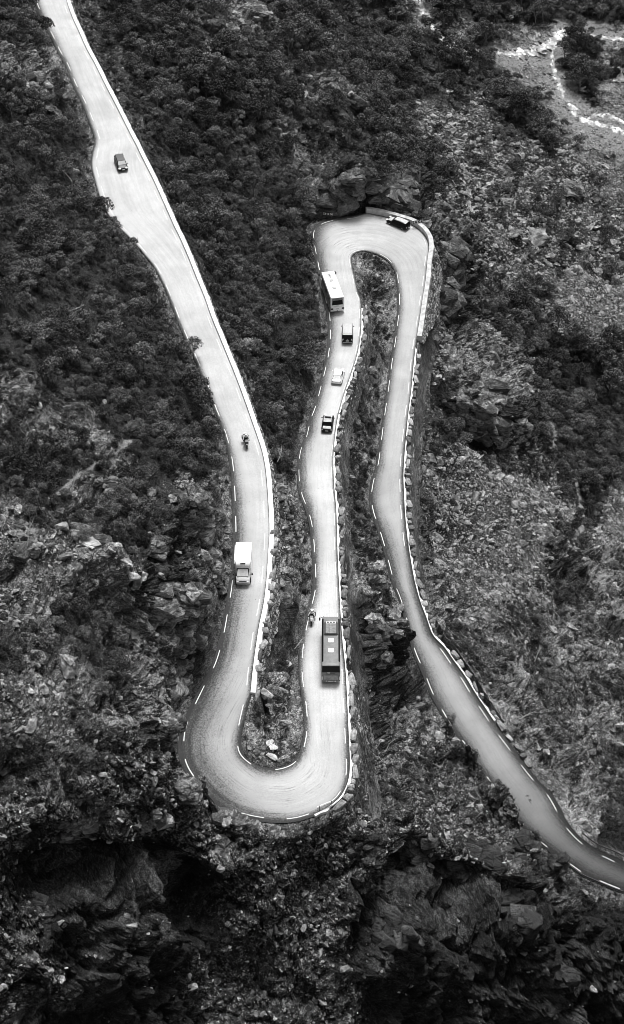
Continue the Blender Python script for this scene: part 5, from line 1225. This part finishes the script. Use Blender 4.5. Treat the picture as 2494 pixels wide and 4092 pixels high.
# fractured outcrops: blocks of one bedding bursting out of the slope
OUT = [(1300, 790, 85, 70, 40, 3.0), (1430, 770, 85, 75, 46, 3.8), (1560, 790, 90, 75, 46, 4.0), (1690, 820, 80, 60, 36, 3.8), (1780, 920, 50, 80, 34, 4.0), (1830, 1060, 36, 100, 36, 4.2), (1400, 660, 110, 40, 22, 3.2), (1600, 710, 90, 40, 22, 3.2), (1780, 1220, 50, 70, 24, 3.4), (1230, 800, 30, 60, 14, 2.6), (1260, 690, 60, 50, 14, 2.4), (1730, 1130, 40, 90, 20, 2.2),
 (1760, 1300, 70, 60, 22, 2.4), (1760, 1460, 80, 60, 26, 2.8), (1890, 1440, 90, 60, 30, 3.4), (1970, 1560, 70, 60, 28, 3.6), (1880, 1650, 80, 60, 30, 3.6), (1960, 1720, 70, 60, 26, 3.6), (2070, 1730, 60, 50, 16, 2.6), (2130, 1880, 35, 90, 18, 2.2), (2200, 2130, 50, 60, 18, 2.4), (2330, 2600, 60, 60, 16, 2.4),
 (1480, 2330, 60, 60, 20, 1.9), (1600, 2430, 45, 50, 22, 2.0), (1540, 2520, 80, 40, 24, 2.2), (1500, 2620, 70, 50, 18, 1.8), (1480, 1300, 35, 80, 20, 1.6), (1490, 1500, 35, 90, 20, 1.6), (1450, 1750, 45, 110, 24, 1.7), (1430, 2000, 40, 90, 20, 1.6), (1250, 1500, 30, 110, 18, 1.7), (1130, 2160, 50, 80, 20, 1.6), (1150, 2350, 50, 80, 20, 1.8), (1130, 1950, 45, 80, 18, 1.5),
 (810, 2080, 70, 60, 22, 2.4), (880, 2130, 40, 70, 20, 1.8), (840, 2280, 60, 80, 28, 2.4), (790, 2420, 60, 70, 26, 2.6), (740, 2560, 60, 70, 24, 2.4), (700, 2700, 50, 80, 24, 2.2), (690, 2850, 40, 80, 20, 2.0), (690, 2400, 70, 60, 22, 2.6), (640, 2480, 50, 50, 14, 2.4), (380, 2130, 90, 40, 22, 2.2), (560, 2180, 90, 40, 18, 2.0),
 (520, 1960, 90, 50, 16, 2.0), (750, 1980, 60, 50, 14, 1.8), (100, 2140, 70, 70, 18, 2.2), (680, 2990, 40, 60, 14, 1.6), (765, 3165, 40, 50, 20, 1.9), (870, 3235, 60, 30, 22, 1.9), (985, 3285, 60, 22, 18, 1.7), (1120, 3320, 60, 25, 12, 1.2),
 (1650, 3400, 90, 50, 20, 2.4), (1800, 3450, 100, 50, 22, 2.4), (1960, 3420, 80, 60, 22, 2.4), (2090, 3400, 60, 50, 18, 2.0), (2110, 3360, 50, 40, 18, 2.0), (2230, 3450, 60, 40, 20, 2.0), (2030, 3270, 40, 40, 12, 1.5), (2130, 3620, 120, 90, 22, 2.8), (1650, 3700, 150, 100, 22, 2.6), (2280, 3800, 90, 150, 20, 2.6), (1450, 3450, 60, 100, 16, 1.8), (250, 3320, 160, 40, 20, 1.8), (560, 3290, 140, 40, 22, 1.7), (150, 3650, 60, 160, 16, 1.8), (850, 3400, 70, 60, 14, 1.6),
 (100, 330, 100, 50, 22, 2.2), (240, 400, 60, 60, 16, 2.0), (1190, 80, 80, 40, 20, 3.4), (900, 110, 60, 30, 12, 3.0), (1030, 30, 60, 25, 12, 3.0), (1420, 420, 90, 60, 14, 3.2), (1240, 530, 80, 40, 14, 2.4), (330, 680, 30, 50, 8, 1.2), (650, 730, 14, 70, 12, 1.3)]
items3 = []
for k, (cx_, cy_, rx_, ry_, n_, sz_) in enumerate(OUT):
    r = random.Random(900+k); bm = bm_new(); lay = []; c0 = None; cen = []
    for q in range(n_*4):
        if len(cen) >= n_: break
        a_ = r.uniform(0, 6.283); d_ = math.sqrt(r.random()); p, nn = cast(cx_+rx_*d_*math.cos(a_), cy_+ry_*d_*math.sin(a_))
        if p is None: continue
        if min(np.hypot(EALL[:, 0]-p.x, EALL[:, 1]-p.y)) < sz_*.36: continue
        if cen and min((p-z_).length for z_ in cen) > sz_*.75: continue
        cen.append(p.copy())
        if c0 is None: c0 = p.copy()
        s_ = sz_*r.uniform(.45, 1.25); M = Matrix.Translation(p-c0-nn*s_*.12) @ Euler((.35+r.uniform(-.12, .12), .22+r.uniform(-.12, .12), .5*math.sin(k)+r.uniform(-.25, .25))).to_matrix().to_4x4()
        n0 = len(bm.verts); rock_bm(bm, s_*r.uniform(.9, 1.5), s_*r.uniform(.7, 1.1), s_*r.uniform(.4, .9), k*50+q, 18, M=M); lay.append((len(bm.verts)-n0, r.random()))
    if c0 is None: bm.free(); continue
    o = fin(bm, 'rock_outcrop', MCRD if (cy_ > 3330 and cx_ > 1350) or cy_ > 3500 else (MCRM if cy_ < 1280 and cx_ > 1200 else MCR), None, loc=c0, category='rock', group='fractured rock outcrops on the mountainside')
    vals = np.concatenate([np.full(n, v) for n, v in lay]); attr(o.data, 'block', vals[:len(o.data.vertices)] if len(vals) >= len(o.data.vertices) else np.resize(vals, len(o.data.vertices))); items3.append((o, cx_, cy_))
name_places(items3, 'fractured rock outcrop')
# bleached dead branches
def dead(px, py, L, ang, label):
    p, n = cast(px, py)
    if p is None: return
    r = random.Random(int(px)); bm = bm_new()
    d = Vector((math.cos(ang), math.sin(ang)*.5, math.sin(ang)*.85)).normalized()
    mid = d*L*.5+Vector((r.uniform(-.2, .2), 0, r.uniform(-.1, .2))); tube(bm, [(0, 0, 0), mid*.5+Vector((.08, 0, .1)), mid, d*L], [.075, .06, .05, .02], 6)
    for k in range(5):
        q = d*L*r.uniform(.35, .85); e = (d+Vector((r.uniform(-.9, .9), r.uniform(-.5, .5), r.uniform(-.5, .9)))).normalized()*L*r.uniform(.2, .4); tube(bm, [q, q+e*.5+Vector((0, 0, .06)), q+e], [.04, .03, .012], 5)
    fin(bm, 'dead_branch', MDW, None, loc=p+n*.5+Vector((0, 0, .35)), label=label, category='branch', group='bleached dead branches')
for a in ((285, 745, 2.6, 2.2, 'pale dead branch curling among the bushes left of the lay-by'), (270, 1262, 2.4, .4, 'pale dead branch in the dark bushes left of the straight of the left road'), (282, 1985, 3.2, 1.2, 'forked pale dead branch above the boulders on the left slope'), (100, 2200, 3.0, 1.4, 'upright pale dead stem at the far left'), (1380, 2330, 2.4, 1.3, 'pale forked dead stem between the middle and right roads'),
          (1900, 1900, 3.2, -1.0, 'long pale dead branch lying on the scree right of the right road'), (2125, 2650, 3.0, 1.2, 'pale twisted dead branch on the lower right slope'), (2090, 2330, 2.4, 2.5, 'small bleached branch at the top of the right slope'), (1540, 3010, 2.6, 1.0, 'pale spreading dead branch below the masonry wall'), (2070, 2880, 2.6, .5, 'pale dead branch near the right road bottom stretch'), (1180, 2610, 2.2, .9, 'pale stick leaning in the gap between the left and middle roads'), (1100, 1860, 2.6, 1.3, 'pale dead stem right of the end of the straight left road')): dead(*a)
